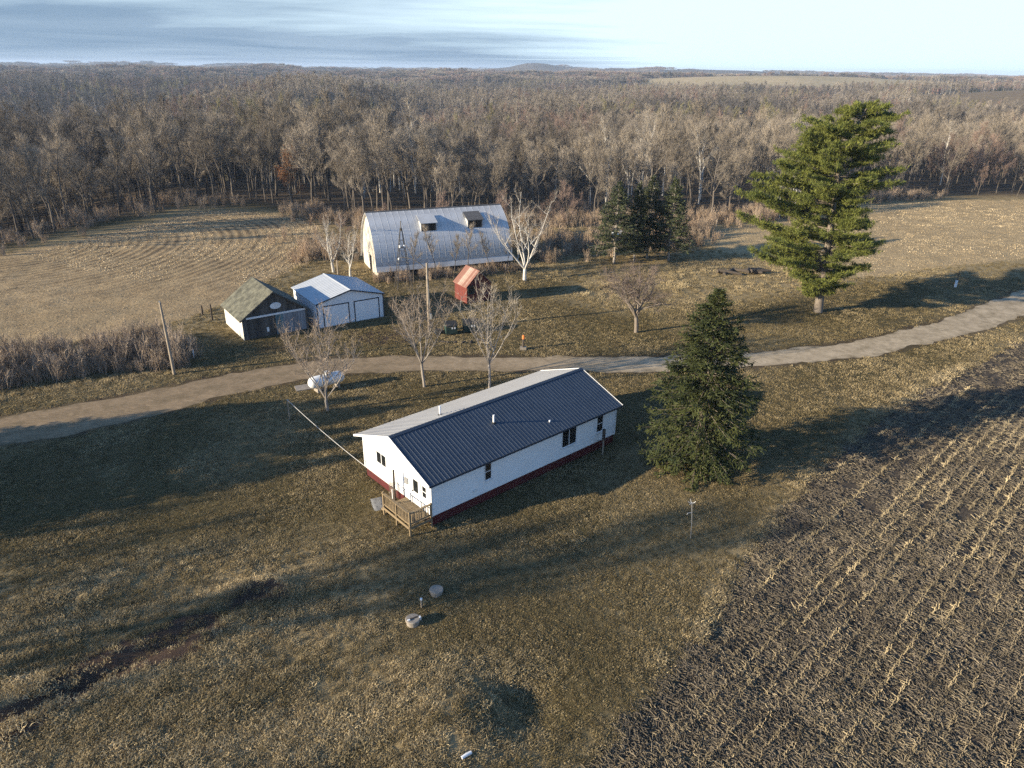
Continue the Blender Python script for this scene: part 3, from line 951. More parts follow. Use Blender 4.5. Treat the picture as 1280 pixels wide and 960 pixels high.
# --- two car garage ---------------------------------------------------
GA = R(34.5)
ga = thing('garage', 'white metal garage with two overhead doors, roof half sunlit and half in blue shade', 'garage', (-21.82, 75.78, 0), GA)
GW, GD, GE, GR = 7.98, 7.9, 2.84, 3.90
q = MB()
q.prism([(0, -0.2), (GW, -0.2), (GW, GE), (GW / 2, GR - 0.06), (0, GE)], (1, 0, 0), (0, 0, 1), (0, GD, 0))
q.build('wall', M['garage_wall'], ga)
g = MB()
g.bx((-0.012, -0.014, 0.0), (0.012, -0.001, GE - 0.02))
seam = g.mesh('siding_rib', M['garage_wall'])
for i in range(1, 33):
    x = GW * i / 33
    if 0.6 < x < 3.65 or 4.3 < x < 7.35:
        continue
    place_mesh(seam, 'siding_rib', ga, (x, 0, 0))
g = MB()
g.bx((-0.014, -0.012, 0.0), (-0.001, 0.012, GE - 0.02))
seam = g.mesh('siding_rib', M['garage_wall'])
for i in range(1, 33):
    place_mesh(seam, 'siding_rib', ga, (0, GD * i / 33, 0))
for s in (-1, 1):
    q = MB()
    xe = -0.2 if s < 0 else GW + 0.2
    ze = GE - 0.03
    top = [(xe, -0.2, ze), (GW / 2, -0.2, GR), (GW / 2, GD + 0.2, GR), (xe, GD + 0.2, ze)]
    if s < 0:
        top = top[::1]
    bot = [(p[0], p[1], p[2] - 0.05) for p in top]
    fc = [(0, 1, 2, 3), (7, 6, 5, 4), (0, 4, 5, 1), (1, 5, 6, 2), (2, 6, 7, 3), (3, 7, 4, 0)]
    q.add(top + bot, fc)
    rf = q.build('roof', M['garage_roof'], ga)
    g = MB()
    g.beam((xe, 0, ze + 0.012), (GW / 2, 0, GR + 0.012), 0.03, 0.022)
    rb = g.mesh('roof_rib', M['garage_roof'])
    for i in range(18):
        place_mesh(rb, 'roof_rib', rf, (0, -0.1 + (GD + 0.2) * i / 17, 0))
q = MB()
q.prism([(GW / 2 - 0.16, GR - 0.02), (GW / 2, GR + 0.05), (GW / 2 + 0.16, GR - 0.02), (GW / 2, GR + 0.035)], (1, 0, 0), (0, 0, 1), (0, GD + 0.42, 0), (0, -0.21, 0))
q.build('ridge_cap', M['garage_roof'], ga)
q = MB()
for s in (-1, 1):
    xe = -0.2 if s < 0 else GW + 0.2
    q.beam((xe, -0.215, GE - 0.06), (GW / 2, -0.215, GR - 0.03), 0.028, 0.13)
    q.box((0.0 if s < 0 else GW, -0.02, GE / 2 - 0.03), (0.09, 0.09, GE - 0.08))
q.build('edge_trim', M['dark_trim'], ga)
for x0 in (0.75, 4.45):
    dr = part_box('door', (x0, -0.016, 0.0), (x0 + 2.9, 0.01, 2.35), M['garage_door'], ga)
    pn = box_mesh('panel', (0.03, -0.028, 0.010), (2.87, -0.017, 0.460), M['garage_door'])
    for i in range(5):
        place_mesh(pn, 'panel', dr, (x0, 0, 0.47 * i))
    q = MB()
    q.bx((x0 - 0.11, -0.045, 0), (x0 - 0.002, 0.008, 2.47))
    q.bx((x0 + 2.902, -0.045, 0), (x0 + 3.01, 0.008, 2.47))
    q.bx((x0 - 0.002, -0.045, 2.354), (x0 + 2.902, 0.008, 2.47))
    q.build('frame', M['dark_trim'], dr)

# --- weathered old shed -------------------------------------------------
SA = R(36.05)
sh = thing('old_shed', 'weathered grey board shed with mossy shingle roof and pale sliding door track', 'shed', (-28.72, 71.5, 0), SA)
SW, SD, SE, SR = 7.18, 6.75, 2.45, 4.92
q = MB()
q.prism([(0.05, -0.2), (SW - 0.05, -0.2), (SW - 0.05, SE - 0.05), (SW / 2, SR - 0.12), (0.05, SE - 0.05)], (1, 0, 0), (0, 0, 1), (0, SD - 0.1, 0), (0, 0.05, 0))
q.build('wall', M['old_board'], sh)
nb = 30
for i in range(nb):
    x0, x1 = SW * i / nb + 0.006, SW * (i + 1) / nb - 0.006
    z0, z1 = (SE + (SR - SE) * (1 - abs(x - SW / 2) / (SW / 2)) - 0.10 for x in (x0, x1))
    r0 = 0.02 * rng.random()
    face_part('plank', [(x0, 0.05, 0.02 + 0.06 * rng.random()), (x1, 0.05, 0.03), (x1, 0.05, z1), (x0, 0.05, z0)], (0, -1, 0), 0.03 + r0, M['old_board'], sh)
    if i < 27:
        y0, y1 = SD * i / 27 + 0.005, SD * (i + 1) / 27 - 0.005
        face_part('plank', [(0.05, y1, 0.03), (0.05, y0, 0.03), (0.05, y0, SE - 0.06), (0.05, y1, SE - 0.06)], (-1, 0, 0), 0.035 + 0.012 * rng.random(), M['shed_white'], sh)
for s in (-1, 1):
    q = MB()
    xe = -0.28 if s < 0 else SW + 0.28
    sl = (SR - SE) / (SW / 2)
    ze = SE - 0.28 * sl
    top = [(xe, -0.22, ze), (SW / 2, -0.22, SR), (SW / 2, SD + 0.2, SR), (xe, SD + 0.2, ze)]
    q.add(top + [(p[0], p[1], p[2] - 0.07) for p in top], [(0, 1, 2, 3), (7, 6, 5, 4), (0, 4, 5, 1), (1, 5, 6, 2), (2, 6, 7, 3), (3, 7, 4, 0)])
    rf = q.build('roof', M['shingle'], sh)
    g = MB()
    nc, nk = 26, 30
    ax = np.array((SW / 2 - xe, 0, SR - ze))
    La = np.linalg.norm(ax)
    ax = ax / La
    nn = np.array((-ax[2], 0, ax[0])) if s < 0 else np.array((ax[2] * 1.0, 0, -ax[0]))
    nn = nn if nn[2] > 0 else -nn
    for c in range(nc):
        for k in range(nk):
            yy0 = -0.22 + (SD + 0.42) * (k + 0.5 * (c % 2)) / nk + 0.006
            yy1 = min(yy0 + (SD + 0.42) / nk - 0.012, SD + 0.2)
            if yy1 - yy0 < 0.05 or rng.random() < 0.03:
                continue
            p0 = np.array((xe, 0, ze)) + ax * (La * c / nc - 0.01)
            p1 = p0 + ax * (La / nc * 1.1)
            h0, h1 = 0.022 + 0.014 * rng.random(), 0.006
            vv = [p0 + nn * h0 + (0, yy0, 0), p0 + nn * h0 + (0, yy1, 0), p1 + nn * h1 + (0, yy1, 0), p1 + nn * h1 + (0, yy0, 0), p0 + (0, yy0, 0), p0 + (0, yy1, 0)]
            g.add(vv, [(0, 1, 2, 3), (0, 4, 5, 1)])
    tag(g.build('shingle', M['shingle'], rf), kind='stuff')
q = MB()
for s in (-1, 1):
    xe = -0.28 if s < 0 else SW + 0.28
    q.beam((xe, -0.24, SE - 0.30), (SW / 2, -0.24, SR - 0.08), 0.035, 0.12)
q.build('barge_board', M['old_board'], sh)
part_box('door_track', (0.45, -0.13, 2.30), (7.0, -0.06, 2.50), M['white_trim'], sh)
g = MB()
th = np.linspace(0, 2 * math.pi, 25)[:-1]
g.prism([(0.60 * math.cos(a), 0.36 * math.sin(a)) for a in th], (1, 0, 0), (0, 0, 1), (0, -0.05, 0), (SW / 2 + 0.15, -0.035, 3.30))
g.build('oval_board', M['white_trim'], sh)
dr = part_box('sliding_door', (3.55, -0.09, 0.06), (6.9, -0.06, 2.28), M['grey_door'], sh)
for i in range(12):
    x0 = 3.57 + 3.3 * i / 12
    part_box('plank', (x0, -0.118 - 0.01 * rng.random(), 0.08), (x0 + 0.26, -0.091, 2.26), M['teal_door' if i < 3 else 'grey_door'], dr)
part_box('rag', (2.5, -0.06, 0.55), (2.75, -0.048, 1.05), M['white_trim'], sh)

# --- gothic arched barn --------------------------------------------------
BA = R(23)
bn = thing('arched_barn', 'large gothic arched barn with grey metal roof, two dormers and white board end wall', 'barn', (-18.8, 96.8, -0.05), BA)
BL, BW = 20.0, 10.0


def arch(k=24):
    """half profile from eave to peak of the pointed arch: (y, z)"""
    out = [(-0.35, 0.95), (0.10, 1.75)]
    rad = 9.1
    z0 = 1.4
    for i in range(k + 1):
        a = R(2) + (math.acos((rad - BW / 2) / rad) - R(2)) * i / k
        out.append((0.05 + rad - rad * math.cos(a) - 0.0, z0 + rad * math.sin(a) * 0.85))
    out[-1] = (BW / 2, out[-1][1])
    return out


AR = arch(14)
ZP = AR[-1][1]
prof = [(0.18, -0.3)] + [(y + 0.12, z - 0.1) for y, z in AR[2:]] + [(BW - y - 0.12, z - 0.1) for y, z in AR[2:-1][::-1]] + [(BW - 0.18, -0.3)]
q = MB()
q.prism(prof, (0, 1, 0), (0, 0, 1), (BL - 0.2, 0, 0), (0.1, 0, 0))
q.build('wall', M['barn_board'], bn)


def arch_z(y):
    y = min(y, BW - y)
    ys_, zs_ = [p[0] for p in AR[2:]], [p[1] for p in AR[2:]]
    return float(np.interp(y, ys_, zs_)) - 0.12


nb = 40
for i in range(nb):
    y0, y1 = 0.2 + (BW - 0.4) * i / nb + 0.006, 0.2 + (BW - 0.4) * (i + 1) / nb - 0.006
    zb = 2.3 if 4.1 < (y0 + y1) / 2 < 5.6 else 0.0
    face_part('plank', [(0.1, y1, zb), (0.1, y0, zb), (0.1, y0, arch_z(y0)), (0.1, y1, arch_z(y1))], (-1, 0, 0), 0.03 + 0.015 * rng.random(), M['barn_board'], bn)
part_box('doorway', (0.085, 4.1, 0.0), (0.095, 5.6, 2.3), M['black_hole'], bn)
for zc, y0, y1 in ((4.3, 4.2, 5.5), (6.3, 4.55, 5.3)):
    part_box('loft_door', (0.03, y0, zc), (0.055, y1, zc + 1.1), M['white_trim'], bn)
for s in (0, 1):
    q = MB()
    P = [(y if s == 0 else BW - y, z) for y, z in AR]
    P2 = [(y + (0.07 if s == 0 else -0.07), z - 0.06) for y, z in P]
    outl = P + P2[::-1]
    q.prism(outl if s else outl[::-1], (0, 1, 0), (0, 0, 1), (BL + 0.5, 0, 0), (-0.25, 0, 0))
    rf = q.build('roof', M['barn_metal'], bn)
    if s == 0:
        npan = 22
        pw = (BL + 0.5) / npan
        g = MB()
        A = np.array(AR[1:])
        nx_ = []
        for i in range(len(A)):
            t_ = A[min(i + 1, len(A) - 1)] - A[max(i - 1, 0)]
            t_ /= np.linalg.norm(t_)
            nx_.append((-t_[1], t_[0]))
        nx_ = np.array(nx_)
        o1 = A + nx_ * 0.012
        o2 = A + nx_ * 0.020
        k = len(A)
        vs, fs = [], []
        for x, oo in ((0.02, o1), (pw - 0.07, o1), (pw - 0.055, o2), (pw - 0.03, o2), (pw - 0.004, o1)):
            vs += [(x, y, z) for y, z in oo]
        for j in range(4):
            for i in range(k - 1):
                fs.append((j * k + i, (j + 1) * k + i, (j + 1) * k + i + 1, j * k + i + 1))
        g.add(vs, fs)
        pan = g.mesh('roof_panel', M['barn_metal'])
        for i in range(npan):
            place_mesh(pan, 'roof_panel', rf, (-0.25 + i * pw, 0, 0.002 * ((i * 7) % 3)))
q = MB()
q.bx((-0.25, BW / 2 - 0.15, ZP - 0.06), (BL + 0.25, BW / 2 + 0.15, ZP + 0.06))
q.build('ridge_cap', M['steel'], bn)
q = MB()
q.bx((0.12, 0.06, -0.3), (BL - 0.12, 0.175, 1.5))
q.build('sill_wall', M['old_board'], bn)
for xd, open_top in ((8.0, False), (15.0, True)):
    dm = MB()
    yf = 1.62
    zf = arch_z(yf) + 0.12
    w_ = 1.15
    zt, yb = zf + 1.25, 3.05
    zb = arch_z(yb) + 0.05
    dm.add([(xd - w_, yf, zf - 0.3), (xd - w_, yf, zt), (xd - w_, yb, zb), (xd - w_ + 0.06, yf, zf - 0.3), (xd - w_ + 0.06, yf, zt), (xd - w_ + 0.06, yb, zb)], [(0, 1, 2), (5, 4, 3)])
    dm.add([(xd - w_, yf, zf - 0.3), (xd - w_, yf, zt), (xd - w_ + 0.06, yf, zt), (xd - w_ + 0.06, yf, zf - 0.3)], [(0, 3, 2, 1)])
    dm.add([(xd + w_, yf, zf - 0.3), (xd + w_, yf, zt), (xd + w_, yb, zb), (xd + w_ - 0.06, yf, zf - 0.3), (xd + w_ - 0.06, yf, zt), (xd + w_ - 0.06, yb, zb)], [(2, 1, 0), (3, 4, 5)])
    dm.add([(xd + w_, yf, zf - 0.3), (xd + w_, yf, zt), (xd + w_ - 0.06, yf, zt), (xd + w_ - 0.06, yf, zf - 0.3)], [(0, 1, 2, 3)])
    do = dm.build('dormer', M['barn_metal'], bn)
    g = MB()
    yb2, zb2 = 3.6, arch_z(3.6) + 0.28
    a = [(xd - w_ - 0.12, yf - 0.25, zt - 0.03), (xd + w_ + 0.12, yf - 0.25, zt - 0.03), (xd + w_ + 0.12, yb2, zb2 + 0.12), (xd - w_ - 0.12, yb2, zb2 + 0.12)]
    g.add(a + [(p[0], p[1], p[2] - 0.06) for p in a], [(0, 1, 2, 3), (7, 6, 5, 4), (0, 4, 5, 1), (1, 5, 6, 2), (2, 6, 7, 3), (3, 7, 4, 0)])
    g.build('dormer_roof', M['steel' if open_top else 'barn_metal'], do)
    part_box('dormer_front', (xd - w_ + 0.07, yf + 0.02, zf - 0.3), (xd + w_ - 0.07, yf + 0.06, zt - 0.06), M['old_board'], do)
    for k in range(2):
        part_box('opening', (xd - 0.85 + k * 0.95, yf - 0.01, zf + 0.1), (xd - 0.10 + k * 0.95, yf + 0.018, zt - 0.25), M['black_hole'], do)

# --- little red shed ------------------------------------------------------
RA = R(33.1)
rs = thing('red_shed', 'small red board shed with steep rust striped metal roof and one green framed window', 'shed', (-5.74, 85.42, 0), RA)
RW, RD, RE, RR = 3.55, 3.15, 2.30, 4.02
q = MB()
q.prism([(0.04, -0.2), (RW - 0.04, -0.2), (RW - 0.04, RE - 0.05), (RW / 2, RR - 0.12), (0.04, RE - 0.05)], (1, 0, 0), (0, 0, 1), (0, RD - 0.08, 0), (0, 0.04, 0))
q.build('wall', M['red_board'], rs)
for i in range(14):
    x0, x1 = RW * i / 14 + 0.006, RW * (i + 1) / 14 - 0.006
    z0, z1 = (RE + (RR - RE) * (1 - abs(x - RW / 2) / (RW / 2)) - 0.09 for x in (x0, x1))
    face_part('plank', [(x0, 0.04, 0.03), (x1, 0.04, 0.03), (x1, 0.04, z1), (x0, 0.04, z0)], (0, -1, 0), 0.03 + 0.008 * rng.random(), M['red_board'], rs)
    y0, y1 = RD * i / 14 + 0.006, RD * (i + 1) / 14 - 0.006
    face_part('plank', [(0.04, y1, 0.03), (0.04, y0, 0.03), (0.04, y0, RE - 0.08), (0.04, y1, RE - 0.08)], (-1, 0, 0), 0.03 + 0.008 * rng.random(), M['red_board'], rs)
for s in (-1, 1):
    xe = -0.16 if s < 0 else RW + 0.16
    ze = RE - 0.16 * (RR - RE) / (RW / 2)
    q = MB()
    top = [(xe, -0.15, ze), (RW / 2, -0.15, RR), (RW / 2, RD + 0.15, RR), (xe, RD + 0.15, ze)]
    q.add(top + [(p[0], p[1], p[2] - 0.05) for p in top], [(0, 1, 2, 3), (7, 6, 5, 4), (0, 4, 5, 1), (1, 5, 6, 2), (2, 6, 7, 3), (3, 7, 4, 0)])
    rf = q.build('roof', M['rusty_metal'], rs)
    w_ = (RD + 0.3) / 9
    g = MB()
    nn = np.array((-s * -1.0 * 0, 0, 1.0))
    a0, a1 = np.array((xe, 0, ze)), np.array((RW / 2, 0, RR))
    g.add([a0 + (0, 0.01, 0.012), a0 + (0, w_ - 0.05, 0.012), a0 + (0, w_ - 0.03, 0.04), a0 + (0, w_ - 0.006, 0.012), a1 + (0, 0.01, 0.012), a1 + (0, w_ - 0.05, 0.012), a1 + (0, w_ - 0.03, 0.04), a1 + (0, w_ - 0.006, 0.012)],
          [(0, 4, 5, 1), (1, 5, 6, 2), (2, 6, 7, 3)])
    pan = g.mesh('roof_panel', M['rusty_metal'])
    for i in range(9):
        place_mesh(pan, 'roof_panel', rf, (0, -0.15 + i * w_, 0))
part_box('ridge_cap', (RW / 2 - 0.06, -0.16, RR + 0.015), (RW / 2 + 0.06, RD + 0.16, RR + 0.045), M['rusty_metal'], rs)
window(rs, (0.25, -0.002), (1, 0), 0.75, 0.85, (0, -1), 1.35, 2, False, 'bin_green', 0.05)
part_box('door', (1.75, -0.06, 0.05), (2.65, -0.005, 2.1), M['red_board'], rs)

# ------------------------------------------------------------------ yard objects
# windmill tower
wt = thing('windmill_tower', 'narrow four legged steel windmill tower without blades in front of the barn', 'tower', (-14.6, 92.2, 0), R(20))
top = np.array((0, 0, 8.2))
lg = []
for sx, sy in ((-1, -1), (1, -1), (1, 1), (-1, 1)):
    g = MB()
    p0 = np.array((sx * 1.05, sy * 1.05, -0.2))
    p1 = np.array((sx * 0.09, sy * 0.09, 8.0))
    g.beam(p0, p1, 0.075, 0.075)
    g.build('leg', M['steel'], wt)
    lg.append((p0, p1))
for z in (1.6, 3.4, 5.0, 6.4):
    g = MB()
    tt = (z + 0.2) / 8.2
    c = [a + (b_ - a) * tt for a, b_ in lg]
    for i in range(4):
        g.beam(c[i], c[(i + 1) % 4], 0.045, 0.045)
    g.build('girt', M['steel'], wt)
for i in range(4):
    g = MB()
    for z0, z1 in ((0.0, 1.6), (1.6, 3.4), (3.4, 5.0), (5.0, 6.4)):
        a0, a1 = lg[i], lg[(i + 1) % 4]
        t0, t1 = (z0 + 0.2) / 8.2, (z1 + 0.2) / 8.2
        g.beam(a0[0] + (a0[1] - a0[0]) * t0, a1[0] + (a1[1] - a1[0]) * t1, 0.02, 0.02)
        g.beam(a1[0] + (a1[1] - a1[0]) * t0, a0[0] + (a0[1] - a0[0]) * t1, 0.02, 0.02)
    g.build('brace', M['steel'], wt)
g = MB()
g.tube([(0, 0, 7.6), (0, 0, 8.9)], 0.06, 8)
g.build('mast', M['steel'], wt)
for x in (-0.30, 0.28):
    g = MB()
    g.tube([(x, -0.35, 5.55), (x, -0.35, 5.85)], [0.13, 0.16], 10)
    g.build('floodlight', M['white_trim'], wt)
part_box('platform', (-0.42, -0.42, 5.44), (0.42, 0.42, 5.50), M['steel'], wt)

# utility pole with a curved lamp arm
up = thing('utility_pole', 'tall pale wooden pole with a curved lamp arm between garage and red shed', 'pole', (-9.3, 75.0, 0))
g = MB()
g.tube([(0, 0, -0.4), (0, 0, 4.0), (0.02, 0, 7.85)], [0.17, 0.15, 0.12], 10)
g.build('shaft', M['post_wood'], up, True)
g = MB()
ar = [(0.0, 0, 7.15), (-0.7, 0.05, 7.75), (-1.5, 0.1, 8.25), (-2.4, 0.15, 8.40), (-2.9, 0.15, 8.35)]
g.tube(ar, 0.05, 6)
lm = g.build('lamp_arm', M['steel'], up, True)
g = MB()
g.tube([(-2.9, 0.15, 8.36), (-2.95, 0.15, 8.2), (-2.95, 0.15, 8.08)], [0.07, 0.17, 0.14], 10)
g.build('lamp_head', M['grey_metal'], lm, True)
part_box('meter_box', (0.12, -0.2, 1.55), (0.34, 0.05, 2.15), M['grey_metal'], up)
part_box('breaker_box', (0.10, -0.22, 0.55), (0.36, 0.08, 1.30), M['rubber'], up)
g = MB()
g.tube([(0.16, -0.12, 2.1), (0.10, -0.12, 4.5), (-0.02, -0.1, 6.6)], 0.03, 6)
g.build('conduit', M['grey_metal'], up)

lp = thing('field_pole', 'plain wooden pole rising from the thicket beside the driveway', 'pole', (-32.2, 62.3, 0))
g = MB()
g.tube([(0, 0, -0.4), (-0.02, 0, 3.0), (-0.06, 0.03, 7.1)], [0.15, 0.13, 0.10], 9)
g.build('shaft', M['post_wood'], lp, True)
part_box('insulator', (-0.11, -0.05, 7.08), (-0.01, 0.05, 7.25), M['grey_metal'], lp)

mk = thing('marker_post', 'short white marker post at the right end of the thicket', 'post', (-32.0, 66.4, 0))
g = MB()
g.tube([(0, 0, -0.2), (0, 0, 0.95)], 0.075, 8)
g.build('shaft', M['white_trim'], mk)
g = MB()
g.tube([(0, 0, 0.95), (0, 0, 1.0)], [0.09, 0.05], 8)
g.build('cap', M['grey_metal'], mk)

# fence posts
for (x, y), lab, hh, mt in (((-34.8, 78.2), 'dark wooden fence post at the field edge left of the old shed', 1.9, 'dark_wood'), ((-36.6, 79.9), 'shorter wooden fence post at the field edge farthest left of the old shed', 1.2, 'dark_wood'),
                            ((38.0, 134.4), 'pale fence post before the wood edge left of the tall pine, left of two', 1.6, 'post_wood'), ((40.4, 136.0), 'pale fence post before the wood edge left of the tall pine, right of two', 1.6, 'post_wood'),
                            ((-25.0, 99.0), 'short pale post between the two white barked trees behind the garage', 2.0, 'post_wood')):
    fp = thing('fence_post', lab, 'fence post', (x, y, hz(x, y)), random.random(), 'old wooden fence posts')
    g = MB()
    g.tube([(0, 0, -0.3), (0.03, 0, hh * 0.5), (0.05, 0.02, hh)], [0.12, 0.11, 0.095], 7)
    g.build('shaft', M[mt], fp)
    g = MB()
    g.tube([(0.05, 0.02, hh), (0.05, 0.02, hh + 0.05)], [0.095, 0.03], 7)
    g.build('cap', M[mt], fp)

# propane tank
pr = thing('gas_tank', 'white cylindrical gas tank on short feet beside the driveway', 'tank', (-16.9, 59.3, 0), R(38))
g = MB()
prf = [(-1.72, 0.02), (-1.68, 0.22), (-1.56, 0.40), (-1.38, 0.51), (-1.2, 0.55), (-0.4, 0.55), (0.4, 0.55), (1.2, 0.55), (1.38, 0.51), (1.56, 0.40), (1.68, 0.22), (1.72, 0.02)]
g.tube([(x, 0, 0.95) for x, r_ in prf], [r_ for x, r_ in prf], 20)
g.build('shell', M['tank_white'], pr, True)
g = MB()
g.tube([(0.1, 0, 1.46), (0.1, 0, 1.72)], [0.24, 0.22], 12)
g.build('dome_lid', M['tank_white'], pr, True)
for x in (-1.0, 1.0):
    g = MB()
    g.prism([(-0.5, -0.05), (0.5, -0.05), (0.38, 0.62), (0.2, 0.45), (-0.2, 0.45), (-0.38, 0.62)], (0, 1, 0), (0, 0, 1), (0.16, 0, 0), (x - 0.08, 0, 0))
    g.build('foot', M['concrete'], pr)
g = MB()
g.bx((-0.85, -0.6, -0.05), (0.85, 0.6, 0.10))
o = g.build('concrete_slab', M['concrete'], None, False, (-19.0, 59.5, 0))
o.rotation_euler = (0, 0, R(25))
tag(o, 'pale concrete slab on the grass at the left end of the white gas tank', 'slab')

# dark green bins
for (x, y), rz, lab, w_ in (((-6.85, 74.6), R(15), 'dark green waste container with white label, nearer the tall pale pole', 1.25), ((-4.7, 75.4), R(12), 'dark green waste container behind the bare tree right of the other one', 1.7)):
    bn_ = thing('waste_container', lab, 'bin', (x, y, 0), rz, 'dark green waste containers')
    g = MB()
    g.prism([(-0.55, 0.12), (0.5, 0.12), (0.62, 1.0), (0.45, 1.25), (-0.62, 1.05)], (0, 1, 0), (0, 0, 1), (w_, 0, 0), (-w_ / 2, 0, 0))
    g.build('body', M['bin_green'], bn_)
    g = MB()
    g.prism([(-0.68, 1.07), (0.0, 1.21), (0.5, 1.30), (0.5, 1.35), (0.0, 1.26), (-0.68, 1.12)], (0, 1, 0), (0, 0, 1), (w_ + 0.08, 0, 0), (-w_ / 2 - 0.04, 0, 0))
    g.build('lid', M['rubber'], bn_)
    for k in (0.08, 0.36):
        part_box('sticker', (k - 0.1, -0.585 - 0.03, 0.70), (k + 0.06, -0.575 - 0.01, 0.95), M['white_trim'], bn_)
    for sx in (-1, 1):
        g = MB()
        g.tube([(sx * (w_ / 2 - 0.18), -0.35, 0.07), (sx * (w_ / 2 - 0.10), -0.35, 0.07)], 0.09, 10)
        g.build('wheel', M['rubber'], bn_)
ty = thing('tyre_pile', 'two old black tyres lying between the tall pale pole and the waste containers', 'tyres', (-8.3, 74.6, 0))
for z, dx in ((0.12, 0), (0.34, 0.12)):
    g = MB()
    a = np.linspace(0, 2 * math.pi, 19)
    g.tube([(0.36 * math.cos(u) + dx, 0.36 * math.sin(u), z) for u in a], 0.12, 8, cap=False)
    g.build('tyre', M['rubber'], ty, True)

# orange capped post
oc = thing('capped_post', 'short weathered post with an orange cap beside the driveway', 'post', (1.1, 69.9, 0))
g = MB()
g.tube([(0, 0, -0.2), (0.04, 0, 1.2)], [0.15, 0.12], 8)
g.build('shaft', M['dark_wood'], oc)
g = MB()
g.tube([(0.04, 0, 1.2), (0.04, 0, 1.5), (0.04, 0, 1.62)], [0.16, 0.15, 0.05], 8)
g.build('cap', M['orange'], oc)
part_box('base', (-0.3, -0.25, -0.1), (0.35, 0.25, 0.3), M['concrete'], oc)

# logs and dead wood
lgp = thing('log_pile', 'heap of old dark logs and rusty scrap in the tan grass before the hay field', 'logs', (33.6, 101.6, hz(33.6, 101.6)))
for i in range(11):
    a = random.uniform(-0.7, 0.7) + (0 if i % 2 else 0.5)
    c = np.array((random.uniform(-3.2, 3.2), random.uniform(-0.9, 0.9), 0.25 + 0.35 * random.random()))
    l_ = random.uniform(0.7, 1.9)
    dd = np.array((math.cos(a), math.sin(a), random.uniform(-0.15, 0.15))) * l_
    g = MB()
    g.tube([c - dd, c + dd * 0.1 + (0, 0, 0.05), c + dd], [0.26, 0.22, 0.18], 8)
    g.build('log', M['dark_wood'], lgp)
for i in range(7):
    x, y = -7.6 + 0.75 * i + random.uniform(-0.2, 0.2), 71.6 + 0.12 * i + random.uniform(-0.4, 0.4)
    a = random.uniform(0, 3)
    g = MB()
    l_ = random.uniform(0.18, 0.4)
    g.tube([(-l_, 0, 0.08), (0, 0.03, 0.10), (l_, 0, 0.09)], [0.10, 0.13, 0.10], 7)
    o = g.build('firewood_log', M['dark_wood'], None, False, (x, y, 0))
    o.rotation_euler = (0, 0, a)
    tag(o, 'short dark firewood log scattered on the grass below the waste containers', 'log', 'firewood logs scattered by the driveway')

# well covers, pipe
for (x, y), lab, hh in (((-5.1, 29.35), 'round concrete well cover with a strap and bright handle, nearer the bottom edge', 0.38), ((-4.1, 31.75), 'round plain concrete well cover, the one nearer the house', 0.34)):
    wc = thing('well_cover', lab, 'well cover', (x, y, hz(x, y)), 0.5, 'concrete well covers in the lawn')
    g = MB()
    g.tube([(0, 0, -0.3), (0, 0, hh - 0.12)], 0.34, 20)
    g.build('ring', M['concrete'], wc)
    g = MB()
    g.tube([(0, 0, hh - 0.119), (0, 0, hh - 0.03), (0, 0, hh)], [0.39, 0.39, 0.36], 24)
    g.build('lid', M['concrete'], wc)
    if 'strap' in lab:
        part_box('strap', (-0.26, -0.05, hh + 0.002), (0.32, 0.03, hh + 0.035), M['dark_wood'], wc)
        part_box('handle', (0.32, -0.16, hh - 0.16), (0.42, -0.02, hh + 0.03), M['white_trim'], wc)
        part_box('hasp', (-0.30, -0.12, hh + 0.002), (-0.18, -0.02, hh + 0.06), M['white_trim'], wc)
vp = thing('standpipe', 'small upright pale pipe between the two concrete well covers', 'pipe', (-4.8, 30.6, 0))
g = MB()
g.tube([(0, 0, -0.3), (0, 0, 0.55)], 0.045, 8)
g.build('shaft', M['post_wood'], vp)
g = MB()
g.tube([(0, 0, 0.55), (0, 0, 0.64)], 0.07, 8)
g.build('cap', M['white_trim'], vp)
g = MB()
g.tube([(-0.24, 0, 0.10), (0, 0.01, 0.11), (0.24, 0, 0.10)], [0.075, 0.08, 0.075], 10)
o = g.build('plastic_pipe', M['white_trim'], None, True, (-1.75, 21.3, hz(-1.75, 21.3)))
o.rotation_euler = (0, 0, R(35))
tag(o, 'short white plastic pipe lying in rough grass at the bottom edge', 'pipe')

# pole with a forked top on the lawn
an = thing('lawn_pole', 'thin leaning pale grey pole with forked arms at the top on the shaded lawn', 'pole', (11.4, 37.2, 0))
g = MB()
g.tube([(0, 0, -0.3), (-0.08, 0, 1.3), (-0.22, 0, 2.65)], 0.026, 7)
g.build('shaft', M['grey_metal'], an, True)
for k, (dx, dy, dz) in enumerate(((-0.25, 0.02, 0.10), (0.20, -0.05, 0.16), (0.17, 0.10, -0.08), (-0.10, 0.12, 0.24), (-0.18, -0.12, -0.02))):
    g = MB()
    g.tube([(-0.22, 0, 2.62), (-0.22 + dx * 0.6, dy * 0.6, 2.62 + dz * 0.4), (-0.22 + dx, dy, 2.62 + dz)], 0.022, 6)
    g.build('arm', M['grey_metal'], an)
g = MB()
g.tube([(-0.13, 0, 1.95), (-0.42, -0.05, 1.92), (-0.46, -0.05, 1.80)], 0.025, 6)
g.build('hook', M['grey_metal'], an)

